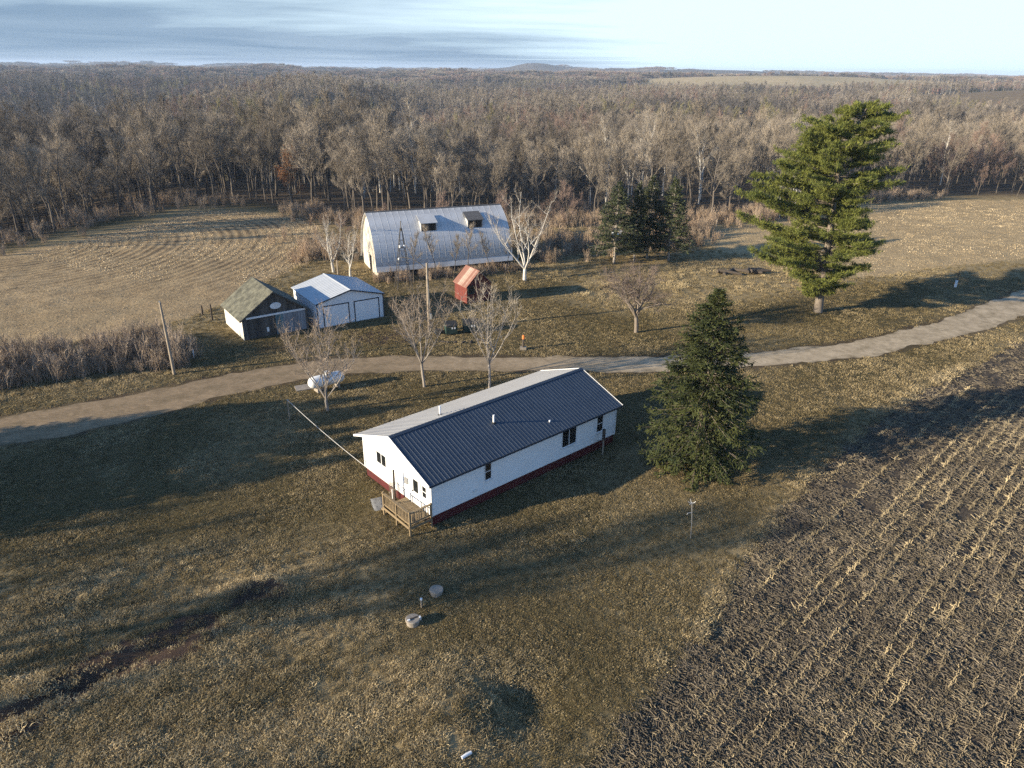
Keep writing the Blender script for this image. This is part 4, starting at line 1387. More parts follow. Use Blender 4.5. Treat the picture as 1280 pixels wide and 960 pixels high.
# clothes line: post, wire to the deck
cp = thing('clothesline_post', 'thin post holding the long pale wire on the lawn left of the house', 'post', (-18.5, 53.0, 0))
g = MB()
g.tube([(0, 0, -0.3), (0, 0, 1.9)], 0.045, 7)
g.build('shaft', M['post_wood'], cp)
g = MB()
g.tube([(-0.12, 0, 1.86), (0.12, 0, 1.86)], 0.03, 6)
g.build('crossbar', M['post_wood'], cp)
g = MB()
a, b_ = np.array((-18.5, 53.0, 1.86)), np.array(at_house(-0.62, 3.36, 1.47))
tt = np.linspace(0, 1, 14)
g.tube([a + (b_ - a) * u - np.array((0, 0, 0.55 * 4 * u * (1 - u) * 0.5)) for u in tt], 0.022, 5)
tag(g.build('clothesline', M['wire'], None, True), 'pale wire stretched from the thin lawn post to the house deck', 'wire')

hp = thing('house_post', 'weathered post with a side arm standing in front of the long house wall', 'post', (7.0, 47.75, 0), HA)
g = MB()
g.tube([(0, 0, -0.3), (0, 0, 1.25), (0.0, 0, 2.15)], [0.06, 0.06, 0.075], 8)
g.build('shaft', M['post_wood'], hp)
g = MB()
g.beam((0, 0, 1.3), (-0.75, 0.1, 1.42), 0.04, 0.04)
g.build('arm', M['grey_metal'], hp)
part_box('sleeve', (-0.085, -0.085, 1.30), (0.085, 0.085, 2.2), M['dark_wood'], hp)

mb_ = thing('roadside_post', 'roadside post with a pale blue sleeve in the pine shadow beside the driveway', 'post', (61.1, 95.7, hz(61.1, 95.7)))
g = MB()
g.tube([(0, 0, -0.3), (0, 0, 1.0)], 0.16, 10)
g.build('sleeve', M['garage_wall'], mb_)
g = MB()
g.tube([(0, 0, 1.0), (0.05, 0, 2.3)], [0.06, 0.05], 7)
g.build('shaft', M['dark_wood'], mb_)

# small pale camper trailer half hidden behind the spruces
ct = thing('camper_trailer', 'small white trailer half hidden behind the group of spruces', 'trailer', (18.6, 117.5, hz(18.6, 117.5)), R(15))
g = MB()
g.prism([(-2.2, 0.55), (2.2, 0.55), (2.4, 1.3), (1.9, 2.5), (0.9, 2.75), (-1.6, 2.75), (-2.2, 2.3)], (1, 0, 0), (0, 0, 1), (0, 2.1, 0), (0, -1.05, 0))
g.build('body', M['tank_white'], ct)
window(ct, (-1.2, -1.05), (1, 0), 1.0, 0.6, (0, -1), 1.6, 1)
for x in (-0.9, 0.9):
    g = MB()
    g.tube([(x, -1.0, 0.35), (x, -0.8, 0.35)], 0.35, 14)
    g.build('wheel', M['rubber'], ct)

# ------------------------------------------------------------------ trees: generators


def tri_twigs(q, P, D, ln, wd, m, g, bend=0.12):
    """thin tapering blades from P along D"""
    k = len(P)
    side = np.cross(D, g.normal(size=(k, 3)))
    side /= np.linalg.norm(side, axis=1)[:, None] + 1e-9
    a = P - side * wd[:, None] / 2
    b_ = P + side * wd[:, None] / 2
    tip = P + D * ln[:, None]
    tip[:, 2] += bend * ln * g.normal(size=k)
    V = np.stack([a, b_, tip], 1).reshape(-1, 3)
    q.add(V, np.arange(3 * k).reshape(-1, 3), m)


def unit(v):
    return v / (np.linalg.norm(v, axis=-1, keepdims=True) + 1e-9)


def bare_tree(seed, H=14.0, r0=0.22, t0=0.35, limbs=12, ang=(25, 50), llen=0.36, curve=0.35, nsub=4, sublen=0.45, tw1=900, tw2=1200, twl=(0.7, 1.4), tww=0.03, wob=0.06, fork=0,
              top=1.0, sides=(7, 5, 3), crook=0.10, twup=0.35, lprof=None, lmin=0.2, fsp=0.55, fr=0.6):
    """bare deciduous tree -> (wood MB, twig MB)"""
    g = np.random.default_rng(seed)
    wood, tw = MB(), MB()
    segs = []

    def grow(p, d, L, r, k, up, cr, r1=None):
        pts, rad = [p], [r]
        d = unit(np.asarray(d, float))
        for i in range(k):
            d = unit(d + np.array((0, 0, up / k)) + g.normal(size=3) * cr)
            p = p + d * L / k
            pts.append(p)
            rad.append(r + ((r * 0.25 if r1 is None else r1) - r) * (i + 1) / k)
        return np.array(pts), np.array(rad)
    trunks = []
    if fork:
        P, rr = grow(np.zeros(3), (0, 0, 1), H * t0, r0, 4, 0, 0.05, r0 * 0.85)
        P[0, 2] = -0.3
        wood.tube(P, rr, sides[0], 0)
        for i in range(fork):
            az = 2 * math.pi * (i + g.random() * 0.6) / fork
            a = R(g.uniform(*ang)) * (fsp if i else 0.2)
            d = (math.sin(a) * math.cos(az), math.sin(a) * math.sin(az), math.cos(a))
            Q, q_ = grow(P[-1], d, H * (1 - t0) * g.uniform(0.82, 1.02), r0 * fr, 7, 0.35, crook * 0.8, 0.012)
            wood.tube(Q, q_, sides[1] + 1, 0, False)
            trunks.append((Q, q_, 0.12))
            segs.append((Q, q_, 0.35))
    else:
        P, rr = grow(np.zeros(3), (0, 0, 1), H * top, r0, 9, 0.2, wob, 0.02)
        P[0, 2] = -0.4
        wood.tube(P, rr, sides[0], 0)
        trunks.append((P, rr, t0))
        segs.append((P, rr, 0.75))
    for P, rr, tt0 in trunks:
        n = max(3, int(limbs / len(trunks)))
        for i in range(n):
            t = tt0 + (0.97 - tt0) * ((i + g.random()) / n) ** 0.9
            f = t * (len(P) - 1)
            j = min(int(f), len(P) - 2)
            p = P[j] + (P[j + 1] - P[j]) * (f - j)
            r = rr[j] + (rr[j + 1] - rr[j]) * (f - j)
            az = i * 2.39996 + g.normal() * 0.4
            a = R(g.uniform(*ang))
            d = (math.sin(a) * math.cos(az), math.sin(a) * math.sin(az), math.cos(a))
            u = (t - tt0) / (1 - tt0)
            L = H * llen * ((1 - u) * (1 - lmin) + lmin if lprof is None else lprof(u)) * g.uniform(0.75, 1.2)
            Q, q_ = grow(p, d, L, r * 0.6 + 0.008, 5, curve, crook)
            wood.tube(Q, q_, sides[1], 0, False)
            segs.append((Q, q_, 0.25))
            for s in range(nsub):
                ts = 0.25 + 0.7 * (s + g.random()) / nsub
                f = ts * 5
                j = min(int(f), 4)
                p2 = Q[j] + (Q[j + 1] - Q[j]) * (f - j)
                d2 = unit(unit(Q[j + 1] - Q[j]) + g.normal(size=3) * 0.55 + (0, 0, 0.15))
                S_, s_ = grow(p2, d2, L * sublen * g.uniform(0.6, 1.15), q_[j] * 0.55 + 0.004, 3, curve * 0.6, crook)
                wood.tube(S_, s_, sides[2], 0, False)
                segs.append((S_, s_, 0.1))
    # twigs
    lens = np.array([np.linalg.norm(np.diff(s[0], axis=0), axis=1).sum() * (1 - s[2]) for s in segs])
    pick = g.choice(len(segs), tw1, p=lens / lens.sum())
    PP, DD = np.zeros((tw1, 3)), np.zeros((tw1, 3))
    for i, k in enumerate(pick):
        Q, q_, ts = segs[k]
        f = (ts + (1 - ts) * g.random() ** 0.8) * (len(Q) - 1)
        j = min(int(f), len(Q) - 2)
        PP[i] = Q[j] + (Q[j + 1] - Q[j]) * (f - j)
        DD[i] = Q[j + 1] - Q[j]
    DD = unit(unit(DD) * 0.8 + g.normal(size=(tw1, 3)) * 0.5 + (0, 0, twup))
    ln = g.uniform(twl[0], twl[1], tw1)
    tri_twigs(tw, PP, DD, ln, np.full(tw1, tww), 0, g)
    k = g.integers(0, tw1, tw2)
    P2 = PP[k] + DD[k] * (ln[k] * g.uniform(0.2, 0.85, tw2))[:, None]
    D2 = unit(DD[k] * 0.8 + g.normal(size=(tw2, 3)) * 0.55 + (0, 0, twup * 0.6))
    tri_twigs(tw, P2, D2, ln[k] * g.uniform(0.4, 0.7, tw2), np.full(tw2, tww * 0.75), 0, g)
    return wood, tw


def tree_thing(name, label, cat, loc, wood, twig, wm, tm, rz=0.0, s=1.0, group=None):
    t = thing(name, label, cat, loc, rz, group)
    t.scale = (s, s, s)
    wood.build('trunk', wm, t, True)
    twig.build('crown', tm, t)
    return t


def on(x, y):
    return (x, y, hz(x, y))


# --- trees of the yard --------------------------------------------------
# three young trees with fans of ascending branches
vase = dict(ang=(22, 52), curve=0.22, crook=0.07, sides=(8, 6, 4), twup=0.4, fsp=0.75, fr=0.42)
w_, t_ = bare_tree(18, H=8.4, r0=0.14, t0=0.13, fork=6, limbs=48, llen=0.36, nsub=4, sublen=0.5, tw1=1300, tw2=1500, twl=(0.5, 1.1), tww=0.022, lmin=0.35, **vase)
tree_thing('bare_tree', 'bare spreading young tree with many ascending stems in front of the white gas tank', 'tree', on(-15.8, 54.9), w_, t_, M['bark_grey'], M['maple_twig'], 0.4)
w_, t_ = bare_tree(12, H=10.2, r0=0.14, t0=0.22, fork=6, limbs=48, llen=0.28, nsub=4, sublen=0.5, tw1=1500, tw2=1700, twl=(0.5, 1.0), tww=0.022, lmin=0.35, **vase)
tree_thing('bare_tree', 'bare fan shaped tree with dense reddish top in front of the tall pale pole', 'tree', on(-8.1, 60.1), w_, t_, M['bark_grey'], M['maple_twig'], 1.4)
w_, t_ = bare_tree(13, H=10.3, r0=0.13, t0=0.22, fork=6, limbs=40, llen=0.30, nsub=4, sublen=0.5, tw1=800, tw2=800, twl=(0.5, 1.1), tww=0.026, lmin=0.35, **vase)
tree_thing('bare_tree', 'bare open branched grey tree directly behind the pale slope of the house roof', 'tree', on(-2.1, 60.0), w_, t_, M['bark_grey'], M['twig_pale'], 2.2)
# low domed fruit tree
w_, t_ = bare_tree(14, H=7.2, r0=0.24, t0=0.24, fork=5, limbs=44, ang=(45, 82), llen=0.42, curve=0.28, crook=0.16, nsub=5, sublen=0.55, tw1=2300, tw2=2600, twl=(0.5, 1.1), tww=0.026, lmin=0.5, sides=(9, 6, 4), twup=0.15)
tree_thing('fruit_tree', 'low bare fruit tree with wide domed reddish crown on the lawn above the spruce', 'tree', on(13.9, 75.8), w_, t_, M['bark'], M['apple_twig'], 0.2, 1.05)
# white barked trees
wht = dict(sides=(9, 6, 4), twup=0.3, crook=0.12)
w_, t_ = bare_tree(21, H=12.2, r0=0.27, t0=0.13, fork=5, limbs=40, ang=(25, 66), llen=0.26, curve=0.25, nsub=4, sublen=0.5, tw1=1300, tw2=1500, twl=(0.5, 1.1), tww=0.024, lmin=0.45, fsp=0.7, fr=0.46, **wht)
tree_thing('white_tree', 'white barked bare tree with wide spread limbs at the right end of the barn', 'tree', on(1.6, 96.8), w_, t_, M['bark_white'], M['twig_pale'], 0.8)
w_, t_ = bare_tree(22, H=8.6, r0=0.24, t0=0.16, fork=4, limbs=30, ang=(18, 56), llen=0.26, curve=0.3, nsub=4, sublen=0.5, tw1=600, tw2=600, twl=(0.4, 0.9), tww=0.024, lmin=0.4, fsp=0.7, fr=0.45, **wht)
tree_thing('white_tree', 'white barked bare tree behind the garage roof, larger one on the left', 'tree', on(-25.8, 99.9), w_, t_, M['bark_white'], M['twig_pale'], 0.8)
w_, t_ = bare_tree(23, H=6.9, r0=0.18, t0=0.16, fork=3, limbs=24, ang=(18, 56), llen=0.28, curve=0.3, nsub=4, sublen=0.5, tw1=450, tw2=450, twl=(0.4, 0.9), tww=0.024, lmin=0.4, fsp=0.7, fr=0.45, **wht)
tree_thing('white_tree', 'white barked bare tree behind the garage roof, smaller one on the right', 'tree', on(-23.0, 98.0), w_, t_, M['bark_white'], M['twig_pale'], 2.8)


# --- conifers ------------------------------------------------------------
def blades(q, P, D, ln, wd, g, m=0, flat=None):
    """two-triangle leaf blades (rhombus) from P along D"""
    k = len(P)
    up = np.array((0, 0, 1.0)) + g.normal(size=(k, 3)) * (0.5 if flat is None else flat)
    side = unit(np.cross(D, up))
    mid = P + D * (ln * 0.45)[:, None]
    V = np.stack([P, mid - side * wd[:, None] / 2, P + D * ln[:, None], mid + side * wd[:, None] / 2], 1).reshape(-1, 3)
    q.add(V, np.arange(4 * k).reshape(-1, 4), m)


def spruce(seed, H, rad, z0, r0, prof=None, levels=44, per=7, sprigs=46, droop=0.35, spl=(0.25, 0.55), spw=0.10, up0=0.15, jit=0.18, hang=0.35):
    g = np.random.default_rng(seed)
    wood, nd = MB(), MB()
    pz = np.linspace(-0.4, H * 0.98, 9)
    P = np.stack([0.05 * np.sin(pz), 0.05 * np.cos(pz * 0.7), pz], 1)
    wood.tube(P, np.linspace(r0, 0.02, 9), 9)
    for i in range(levels):
        u = (i + 0.5) / levels
        z = z0 + (H - z0) * u ** 0.92
        rr = rad * (prof(u) if prof else (1 - u) ** 0.85)
        for k in range(per if u < 0.8 else per - 2):
            az = g.random() * 2 * math.pi
            L = max(0.18, rr * g.uniform(1 - jit * 2.2, 1 + jit))
            zz_ = z + g.normal() * 0.12
            n = 7
            t = np.linspace(0, 1, n)
            bend = -droop * L * (t ** 1.3) * (1 - 0.35 * u) + up0 * L * t ** 3 + 0.45 * u * L * t
            pts = np.stack([math.cos(az) * L * t, math.sin(az) * L * t, zz_ + bend], 1)
            if L > 0.7:
                wood.tube(pts, np.linspace(0.035 * (1 - u) + 0.014, 0.006, n), 3, 0, False)
            m = max(8, int(sprigs * (0.25 + 0.75 * L / rad)))
            tt = g.uniform(0.18 if L > 1 else 0.0, 1.0, m) ** 0.75
            f = tt * (n - 1)
            j = np.minimum(f.astype(int), n - 2)
            B = pts[j] + (pts[j + 1] - pts[j]) * (f - j)[:, None]
            d = unit(pts[j + 1] - pts[j])
            lat = np.stack([-np.sin(az) * np.ones(m), np.cos(az) * np.ones(m), np.zeros(m)], 1)
            sgn = g.choice([-1, 1], m)
            D = unit(d * g.uniform(0.3, 1.0, m)[:, None] + lat * (sgn * g.uniform(0.2, 1.0, m))[:, None] + g.normal(size=(m, 3)) * 0.25 - np.array((0, 0, 1)) * (g.uniform(0, 1, m) * hang * (1 - 0.7 * u))[:, None])
            ln = g.uniform(spl[0], spl[1], m) * (0.65 + 0.5 * min(1, L / 2.0))
            B = B + lat * (g.normal(size=m) * 0.10 * L * (1 - tt * 0.6))[:, None] + g.normal(size=(m, 3)) * 0.05
            blades(nd, B, D, ln, spw * g.uniform(0.7, 1.4, m), g)
            # second order sprigs along the first
            kk = g.integers(0, m, m)
            B2 = B[kk] + D[kk] * (ln[kk] * g.uniform(0.3, 0.9, m))[:, None]
            D2 = unit(D[kk] + g.normal(size=(m, 3)) * 0.7 - np.array((0, 0, hang * 0.5)))
            blades(nd, B2, D2, ln[kk] * 0.6, spw * 0.8 * g.uniform(0.7, 1.3, m), g)
    # leader
    return wood, nd


big_prof = lambda u: min(1.0, (1 - u) ** 0.70 * 1.20) * (0.86 + 0.14 * min(1, u / 0.12))
w_, n_ = spruce(31, 13.4, 4.0, 0.5, 0.26, big_prof, levels=54, per=9, sprigs=58, droop=0.42, spl=(0.22, 0.5), spw=0.10, up0=0.12, hang=0.6)
t = thing('spruce_tree', 'big dense green spruce with drooping branches beside the right end of the house', 'tree', on(13.9, 46.4))
w_.build('trunk', M['bark'], t, True)
n_.build('crown', M['spruce_needle'], t)
BIGSPRUCE = t

bsp = lambda u: (1 - u) ** 0.80
w1, n1 = spruce(33, 12.0, 3.7, 2.0, 0.20, bsp, levels=38, per=7, sprigs=34, droop=0.30, spl=(0.3, 0.6), spw=0.14, up0=0.2, hang=0.25)
w2, n2 = spruce(34, 12.6, 3.3, 2.2, 0.20, bsp, levels=38, per=7, sprigs=34, droop=0.30, spl=(0.3, 0.6), spw=0.14, up0=0.2, hang=0.25)
MW1, MN1, MW2, MN2 = w1.mesh('trunk', M['bark_grey'], True), n1.mesh('crown', M['blue_spruce']), w2.mesh('trunk', M['bark_grey'], True), n2.mesh('crown', M['blue_spruce'])


def put_tree(name, label, cat, loc, wm, tm, rz=0.0, s=(1, 1, 1), group=None):
    t = thing(name, label, cat, loc, rz, group)
    t.scale = s
    place_mesh(wm, 'trunk', t)
    place_mesh(tm, 'crown', t)
    return t


for (x, y), lab, k, rz, s in (((15.3, 106.6), 'sunlit blue green spruce at the left of the spruce group', 0, 0.3, (1.05, 1.05, 1.0)), ((18.6, 108.2), 'narrow dark spruce second from the left in the spruce group', 1, 1.3, (0.78, 0.78, 0.93)),
                              ((21.0, 110.5), 'tall dark spruce in the middle of the spruce group behind the others', 0, 2.9, (0.95, 0.95, 1.03)), ((24.0, 109.0), 'dark spruce with low spreading skirts at the right of the spruce group', 1, 4.1, (1.08, 1.08, 0.98))):
    put_tree('spruce_tree', lab, 'tree', on(x, y), MW1 if k == 0 else MW2, MN1 if k == 0 else MN2, rz, s, 'spruces in a group left of the tall pine')


# tall open grown pine; reach to the left and right by height, metres
PZ = [1.2, 1.8, 2.5, 4.5, 6.5, 8.9, 11.2, 12.6, 13.9, 15.3, 16.6, 18.4, 20.1, 21.4, 22.6, 23.7]
PL = [0.8, 1.6, 2.2, 5.3, 8.4, 10.7, 11.4, 11.2, 10.5, 9.3, 8.1, 7.5, 5.6, 5.3, 1.8, 0.8]
PR = [0.8, 1.1, 1.6, 3.4, 5.0, 4.9, 2.8, 1.6, 2.4, 6.0, 5.9, 6.0, 5.7, 5.0, 4.3, 3.0]


def pine(seed, H=24.0):
    g = np.random.default_rng(seed)
    wood, nd = MB(), MB()
    tz = np.array((-0.5, 0, 3, 6, 9.6, 14, 18.2, 21.5, 23.4))
    tx = np.array((0, 0, -0.1, -0.2, -0.4, -0.7, -0.7, 0.2, 1.0))
    trunk = np.stack([tx, 0.15 * np.sin(tz * 0.4), tz], 1)
    wood.tube(trunk, np.array((0.62, 0.55, 0.46, 0.42, 0.36, 0.28, 0.19, 0.11, 0.04)), 12)
    nl = 185
    for i in range(nl):
        z = 2.2 + (H - 2.5) * ((i + g.random()) / nl) ** 0.97
        az = g.random() * 2 * math.pi
        ca, sa = math.cos(az), math.sin(az)
        L_, R_ = np.interp(z, PZ, PL), np.interp(z, PZ, PR)
        dep = 0.5 * (L_ + R_) * 0.85
        side = R_ if ca > 0 else L_
        q_ = (g.uniform(0.74, 1.0) if i % 3 else g.uniform(0.4, 0.75)) * (1.04 if ca > 0 else 1.16)
        bz = z - 0.10 * side - 0.2
        base = np.array((np.interp(bz, tz, tx), 0, max(bz, 1.3)))
        x_end = np.interp(z, tz, tx)
        tip = np.array((x_end + ca * abs(side * (1 if ca > 0 else 1) + (-x_end if ca > 0 else x_end)) * q_, sa * dep * q_, z))
        n = 8
        t = np.linspace(0, 1, n)
        pts = base + (tip - base) * t[:, None]
        Lr = np.linalg.norm(tip - base)
        pts[:, 2] += -0.03 * Lr * np.sin(t * math.pi) + 0.05 * Lr * t ** 3
        pts += g.normal(size=(n, 3)) * 0.05 * t[:, None]
        wood.tube(pts, np.linspace(0.03 + 0.012 * Lr, 0.012, n), 4, 0, False)
        # side shoots in a flat fan, each ending in needle tufts
        ns = int(6 + 2.3 * Lr)
        d = unit(tip - base)
        lat = unit(np.cross(d, (0, 0, 1.0)))
        TP, TD = [], []
        for s in range(ns):
            ts = g.uniform(0.12, 1.0) ** 0.8
            f = ts * (n - 1)
            j = min(int(f), n - 2)
            p = pts[j] + (pts[j + 1] - pts[j]) * (f - j)
            sd = unit(d * g.uniform(0.35, 1.0) + lat * g.choice((-1, 1)) * g.uniform(0.3, 1.0) + (0, 0, g.uniform(-0.05, 0.3)))
            sl = g.uniform(0.5, 1.5) * (0.5 + 0.10 * Lr)
            e = p + sd * sl
            wood.tube(np.stack([p, (p + e) / 2 + (0, 0, 0.03), e]), np.array((0.022, 0.015, 0.008)), 3, 0, False)
            m = 10
            u_ = g.uniform(0.15, 1.05, m)
            c = p + (e - p) * u_[:, None] + lat * (g.normal(size=m) * 0.25)[:, None] + (0, 0, 0.05) + g.normal(size=(m, 3)) * 0.10
            TP.append(c)
            TD.append(np.tile(sd, (m, 1)))
        TP, TD = np.vstack(TP), np.vstack(TD)
        k = 9
        P = np.repeat(TP, k, 0)
        D = unit(np.repeat(TD, k, 0) * 0.55 + g.normal(size=(len(P), 3)) * 0.62 + (0, 0, 0.38))
        blades(nd, P, D, g.uniform(0.26, 0.50, len(P)), np.full(len(P), 0.06), g)
    return wood, nd


w_, n_ = pine(44)
t = thing('pine_tree', 'tall irregular pine with leaning top and layered yellow green limbs beside the driveway', 'tree', on(37.6, 84.0))
w_.build('trunk', M['bark'], t, True)
n_.build('crown', M['pine_needle'], t)

# windbreak outside the left edge of the picture: its shade lies across the lawn
wb = [(-47.0, 33.5, 0.80), (-48.0, 36.2, 0.86), (-46.5, 38.6, 0.76), (-48.5, 41.0, 0.88), (-48.5, 44.0, 0.80), (-52.5, 39.0, 0.9), (-47.5, 46.0, 0.62)]
me_w, me_n = [c.data for c in BIGSPRUCE.children if c.name.startswith('trunk')][0], [c.data for c in BIGSPRUCE.children if c.name.startswith('crown')][0]
for i, (x, y, s) in enumerate(wb):
    put_tree('spruce_tree', 'spruce of the windbreak left of the lawn whose row shades the grass', 'tree', on(x, y), me_w, me_n, i * 1.7, (s, s, s * 0.92), 'windbreak spruces')

# ------------------------------------------------------------------ scattered stuff (one object each)


def scatter(name, P, rot, scl, idx, tone, protos, label, cat):
    """points carry attributes; a small node group instances the given meshes on them."""
    me = bpy.data.meshes.new(name)
    P = np.asarray(P, float)
    me.vertices.add(len(P))
    me.vertices.foreach_set('co', P.ravel())
    for an, ty, arr in (('rot', 'FLOAT_VECTOR', rot), ('scl', 'FLOAT_VECTOR', scl), ('idx', 'INT', idx), ('tone', 'FLOAT', tone)):
        a = me.attributes.new(an, ty, 'POINT')
        a.data.foreach_set('vector' if ty == 'FLOAT_VECTOR' else 'value', np.asarray(arr, np.int32 if ty == 'INT' else np.float32).ravel())
    o = bpy.data.objects.new(name, me)
    COL.objects.link(o)
    ng = bpy.data.node_groups.new(name, 'GeometryNodeTree')
    ng.interface.new_socket('Geometry', in_out='INPUT', socket_type='NodeSocketGeometry')
    ng.interface.new_socket('Geometry', in_out='OUTPUT', socket_type='NodeSocketGeometry')
    gi, go = ng.nodes.new('NodeGroupInput'), ng.nodes.new('NodeGroupOutput')
    iop = ng.nodes.new('GeometryNodeInstanceOnPoints')
    jn = ng.nodes.new('GeometryNodeJoinGeometry')
    for pm in reversed(protos):
        po = bpy.data.objects.new(pm.name + '_source', pm)     # never linked to the scene
        oi = ng.nodes.new('GeometryNodeObjectInfo')
        oi.inputs['Object'].default_value = po
        oi.inputs['As Instance'].default_value = False
        g2 = ng.nodes.new('GeometryNodeGeometryToInstance')
        ng.links.new(oi.outputs['Geometry'], g2.inputs[0])
        ng.links.new(g2.outputs[0], jn.inputs[0])

    def att(nm, ty):
        n = ng.nodes.new('GeometryNodeInputNamedAttribute')
        n.data_type = ty
        n.inputs[0].default_value = nm
        return n.outputs[0]
    ng.links.new(gi.outputs[0], iop.inputs['Points'])
    ng.links.new(jn.outputs[0], iop.inputs['Instance'])
    iop.inputs['Pick Instance'].default_value = True
    ng.links.new(att('idx', 'INT'), iop.inputs['Instance Index'])
    ng.links.new(att('rot', 'FLOAT_VECTOR'), iop.inputs['Rotation'])
    ng.links.new(att('scl', 'FLOAT_VECTOR'), iop.inputs['Scale'])
    ng.links.new(iop.outputs[0], go.inputs[0])
    md = o.modifiers.new('scatter', 'NODES')
    md.node_group = ng
    return tag(o, label, cat, kind='stuff')


def rotz(n):
    return np.stack([np.zeros(n), np.zeros(n), rng.random(n) * 2 * math.pi], 1)


def both(w, t, name, mw, mt):
    q = MB()
    for s_, k in ((w, 0), (t, 1)):
        off = q.n
        q.V += s_.V
        q.L += [l + off for l in s_.L] if False else []
        base = q.n
        for L, T, M_ in zip(s_.L, s_.T, s_.M):
            q.L.append(L + base)
            q.T.append(T)
            q.M.append(np.full(len(T), k))
        q.n = base + s_.n
    return q.mesh(name, [mw, mt])


# --- woodland tree kinds: near copies keep trunk and crown apart ----------
WK = [
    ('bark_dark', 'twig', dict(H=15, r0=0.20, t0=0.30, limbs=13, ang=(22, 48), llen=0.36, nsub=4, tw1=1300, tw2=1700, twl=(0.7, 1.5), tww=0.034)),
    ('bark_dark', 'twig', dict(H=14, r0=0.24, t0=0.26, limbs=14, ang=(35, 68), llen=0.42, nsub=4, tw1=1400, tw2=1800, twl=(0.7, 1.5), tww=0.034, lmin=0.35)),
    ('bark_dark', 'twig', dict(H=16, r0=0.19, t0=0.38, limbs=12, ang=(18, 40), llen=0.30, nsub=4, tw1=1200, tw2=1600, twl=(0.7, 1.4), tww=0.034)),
    ('bark_dark', 'twig_red', dict(H=12.5, r0=0.17, t0=0.20, limbs=14, ang=(25, 55), llen=0.40, nsub=4, tw1=1500, tw2=1900, twl=(0.6, 1.3), tww=0.032, lmin=0.3)),
    ('bark_white', 'twig_pale', dict(H=16, r0=0.20, t0=0.34, limbs=12, ang=(20, 48), llen=0.32, nsub=4, tw1=900, tw2=1100, twl=(0.6, 1.3), tww=0.034)),
    ('bark_grey', 'twig_olive', dict(H=14.5, r0=0.18, t0=0.25, limbs=13, ang=(15, 40), llen=0.36, nsub=4, tw1=1200, tw2=1500, twl=(0.6, 1.3), tww=0.032, lmin=0.3)),
]
NEARM, FULLM, MIDM = [], [], []
for i, (bm, tm, kw) in enumerate(WK):
    kw = dict(kw, sides=(6, 4, 3))
    w_, t_ = bare_tree(100 + i, **kw)
    NEARM.append((w_.mesh('trunk', M[bm], True), t_.mesh('crown', M[tm])))
    FULLM.append(both(w_, t_, 'woodland_tree', M[bm], M[tm]))
    kl = dict(kw, nsub=2, limbs=9, tw1=420, tw2=420, tww=0.10, twl=(1.0, 2.0), sides=(4, 3, 3))
    w_, t_ = bare_tree(140 + i, **kl)
    MIDM.append(both(w_, t_, 'woodland_tree_far', M[bm], M[tm]))
# clump of crowns for the far woods
g = np.random.default_rng(5)
CLUMP = []
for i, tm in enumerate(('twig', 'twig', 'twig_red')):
    q = MB()
    for k in range(9):
        c = np.array((g.uniform(-11, 11), g.uniform(-11, 11), g.uniform(8.5, 12)))
        n = 130
        D = unit(g.normal(size=(n, 3)) + (0, 0, 0.5))
        P = c + D * np.array((4.2, 4.2, 4.0)) * g.uniform(0.1, 0.8, n)[:, None] * 0.9
        tri_twigs(q, P, unit(D + (0, 0, 0.6)), g.uniform(1.5, 3.5, n), np.full(n, 0.40), 0, g)
        q.tube([(c[0], c[1], -1), (c[0], c[1], c[2] + 2)], (0.25, 0.08), 3, 0, False)
    CLUMP.append(q.mesh('woodland_clump', M[tm]))


def wood_ok(x, y):
    ok = (sdf(x, y, WOODEDGE) > 1.2) & (y > 40) & (np.abs(x) < 0.80 * y + 55)
    for k, p in FARF.items():
        ok &= sdf(x, y, p) > 4
    return ok


bands = [(60, 330, 5.6), (330, 700, 7.2), (700, 1500, 10.5), (1500, 2600, 21), (2600, 4200, 36), (4200, 7000, 60)]
FX, FB = [], []
for bi, (d0, d1, sp) in enumerate(bands):
    xs = np.arange(-0.86 * d1 - 60, 0.86 * d1 + 60, sp)
    ys = np.arange(max(40, d0 * 0.7), d1 + sp, sp)
    XX, YY = np.meshgrid(xs, ys)
    XX = (XX + rng.uniform(-0.48, 0.48, XX.shape) * sp).ravel()
    YY = (YY + rng.uniform(-0.48, 0.48, YY.shape) * sp).ravel()
    D = np.hypot(XX, YY)
    k = (D >= d0) & (D < d1)
    XX, YY = XX[k], YY[k]
    k = wood_ok(XX, YY)
    # open fields and lanes among the far woods
    XX, YY = XX[k], YY[k]
    if bi >= 3:
        k = fbm(XX + 300, YY * 0.6, 420, 3) > -0.45 + 0.15 * (bi - 3)
        XX, YY = XX[k], YY[k]
    FX.append(np.stack([XX, YY], 1))
    FB.append(np.full(len(XX), bi))
FX, FB = np.vstack(FX), np.concatenate(FB)
FZ = hgt(FX[:, 0], FX[:, 1])
nF = len(FX)
pale = fbm(FX[:, 0] + 70, FX[:, 1], 55, 3)
redn = fbm(FX[:, 0] - 400, FX[:, 1], 80, 3)
u = rng.random(nF)
kind = np.where(u < 0.42, 0, np.where(u < 0.68, 1, 2))
kind = np.where((redn > 0.25) & (rng.random(nF) < 0.75), 3, kind)
kind = np.where((pale > 0.75) & (rng.random(nF) < 0.6), 4, kind)
kind = np.where((pale < -0.55) & (rng.random(nF) < 0.5), 5, kind)
kind = np.where(rng.random(nF) < 0.008, 4, kind)
size = np.clip(rng.normal(0.93, 0.15, nF) + 0.14 * fbm(FX[:, 0], FX[:, 1] + 200, 40, 2), 0.6, 1.4)
edge = sdf(FX[:, 0], FX[:, 1], WOODEDGE)
size *= np.where(edge < 7, 0.85, 1.0) * np.where((FX[:, 0] < -38) & (FX[:, 1] < 290), 1.16, 1.0)
inview = np.abs(FX[:, 0]) < 0.76 * (FX[:, 1] * 0.914 + 11) + 3
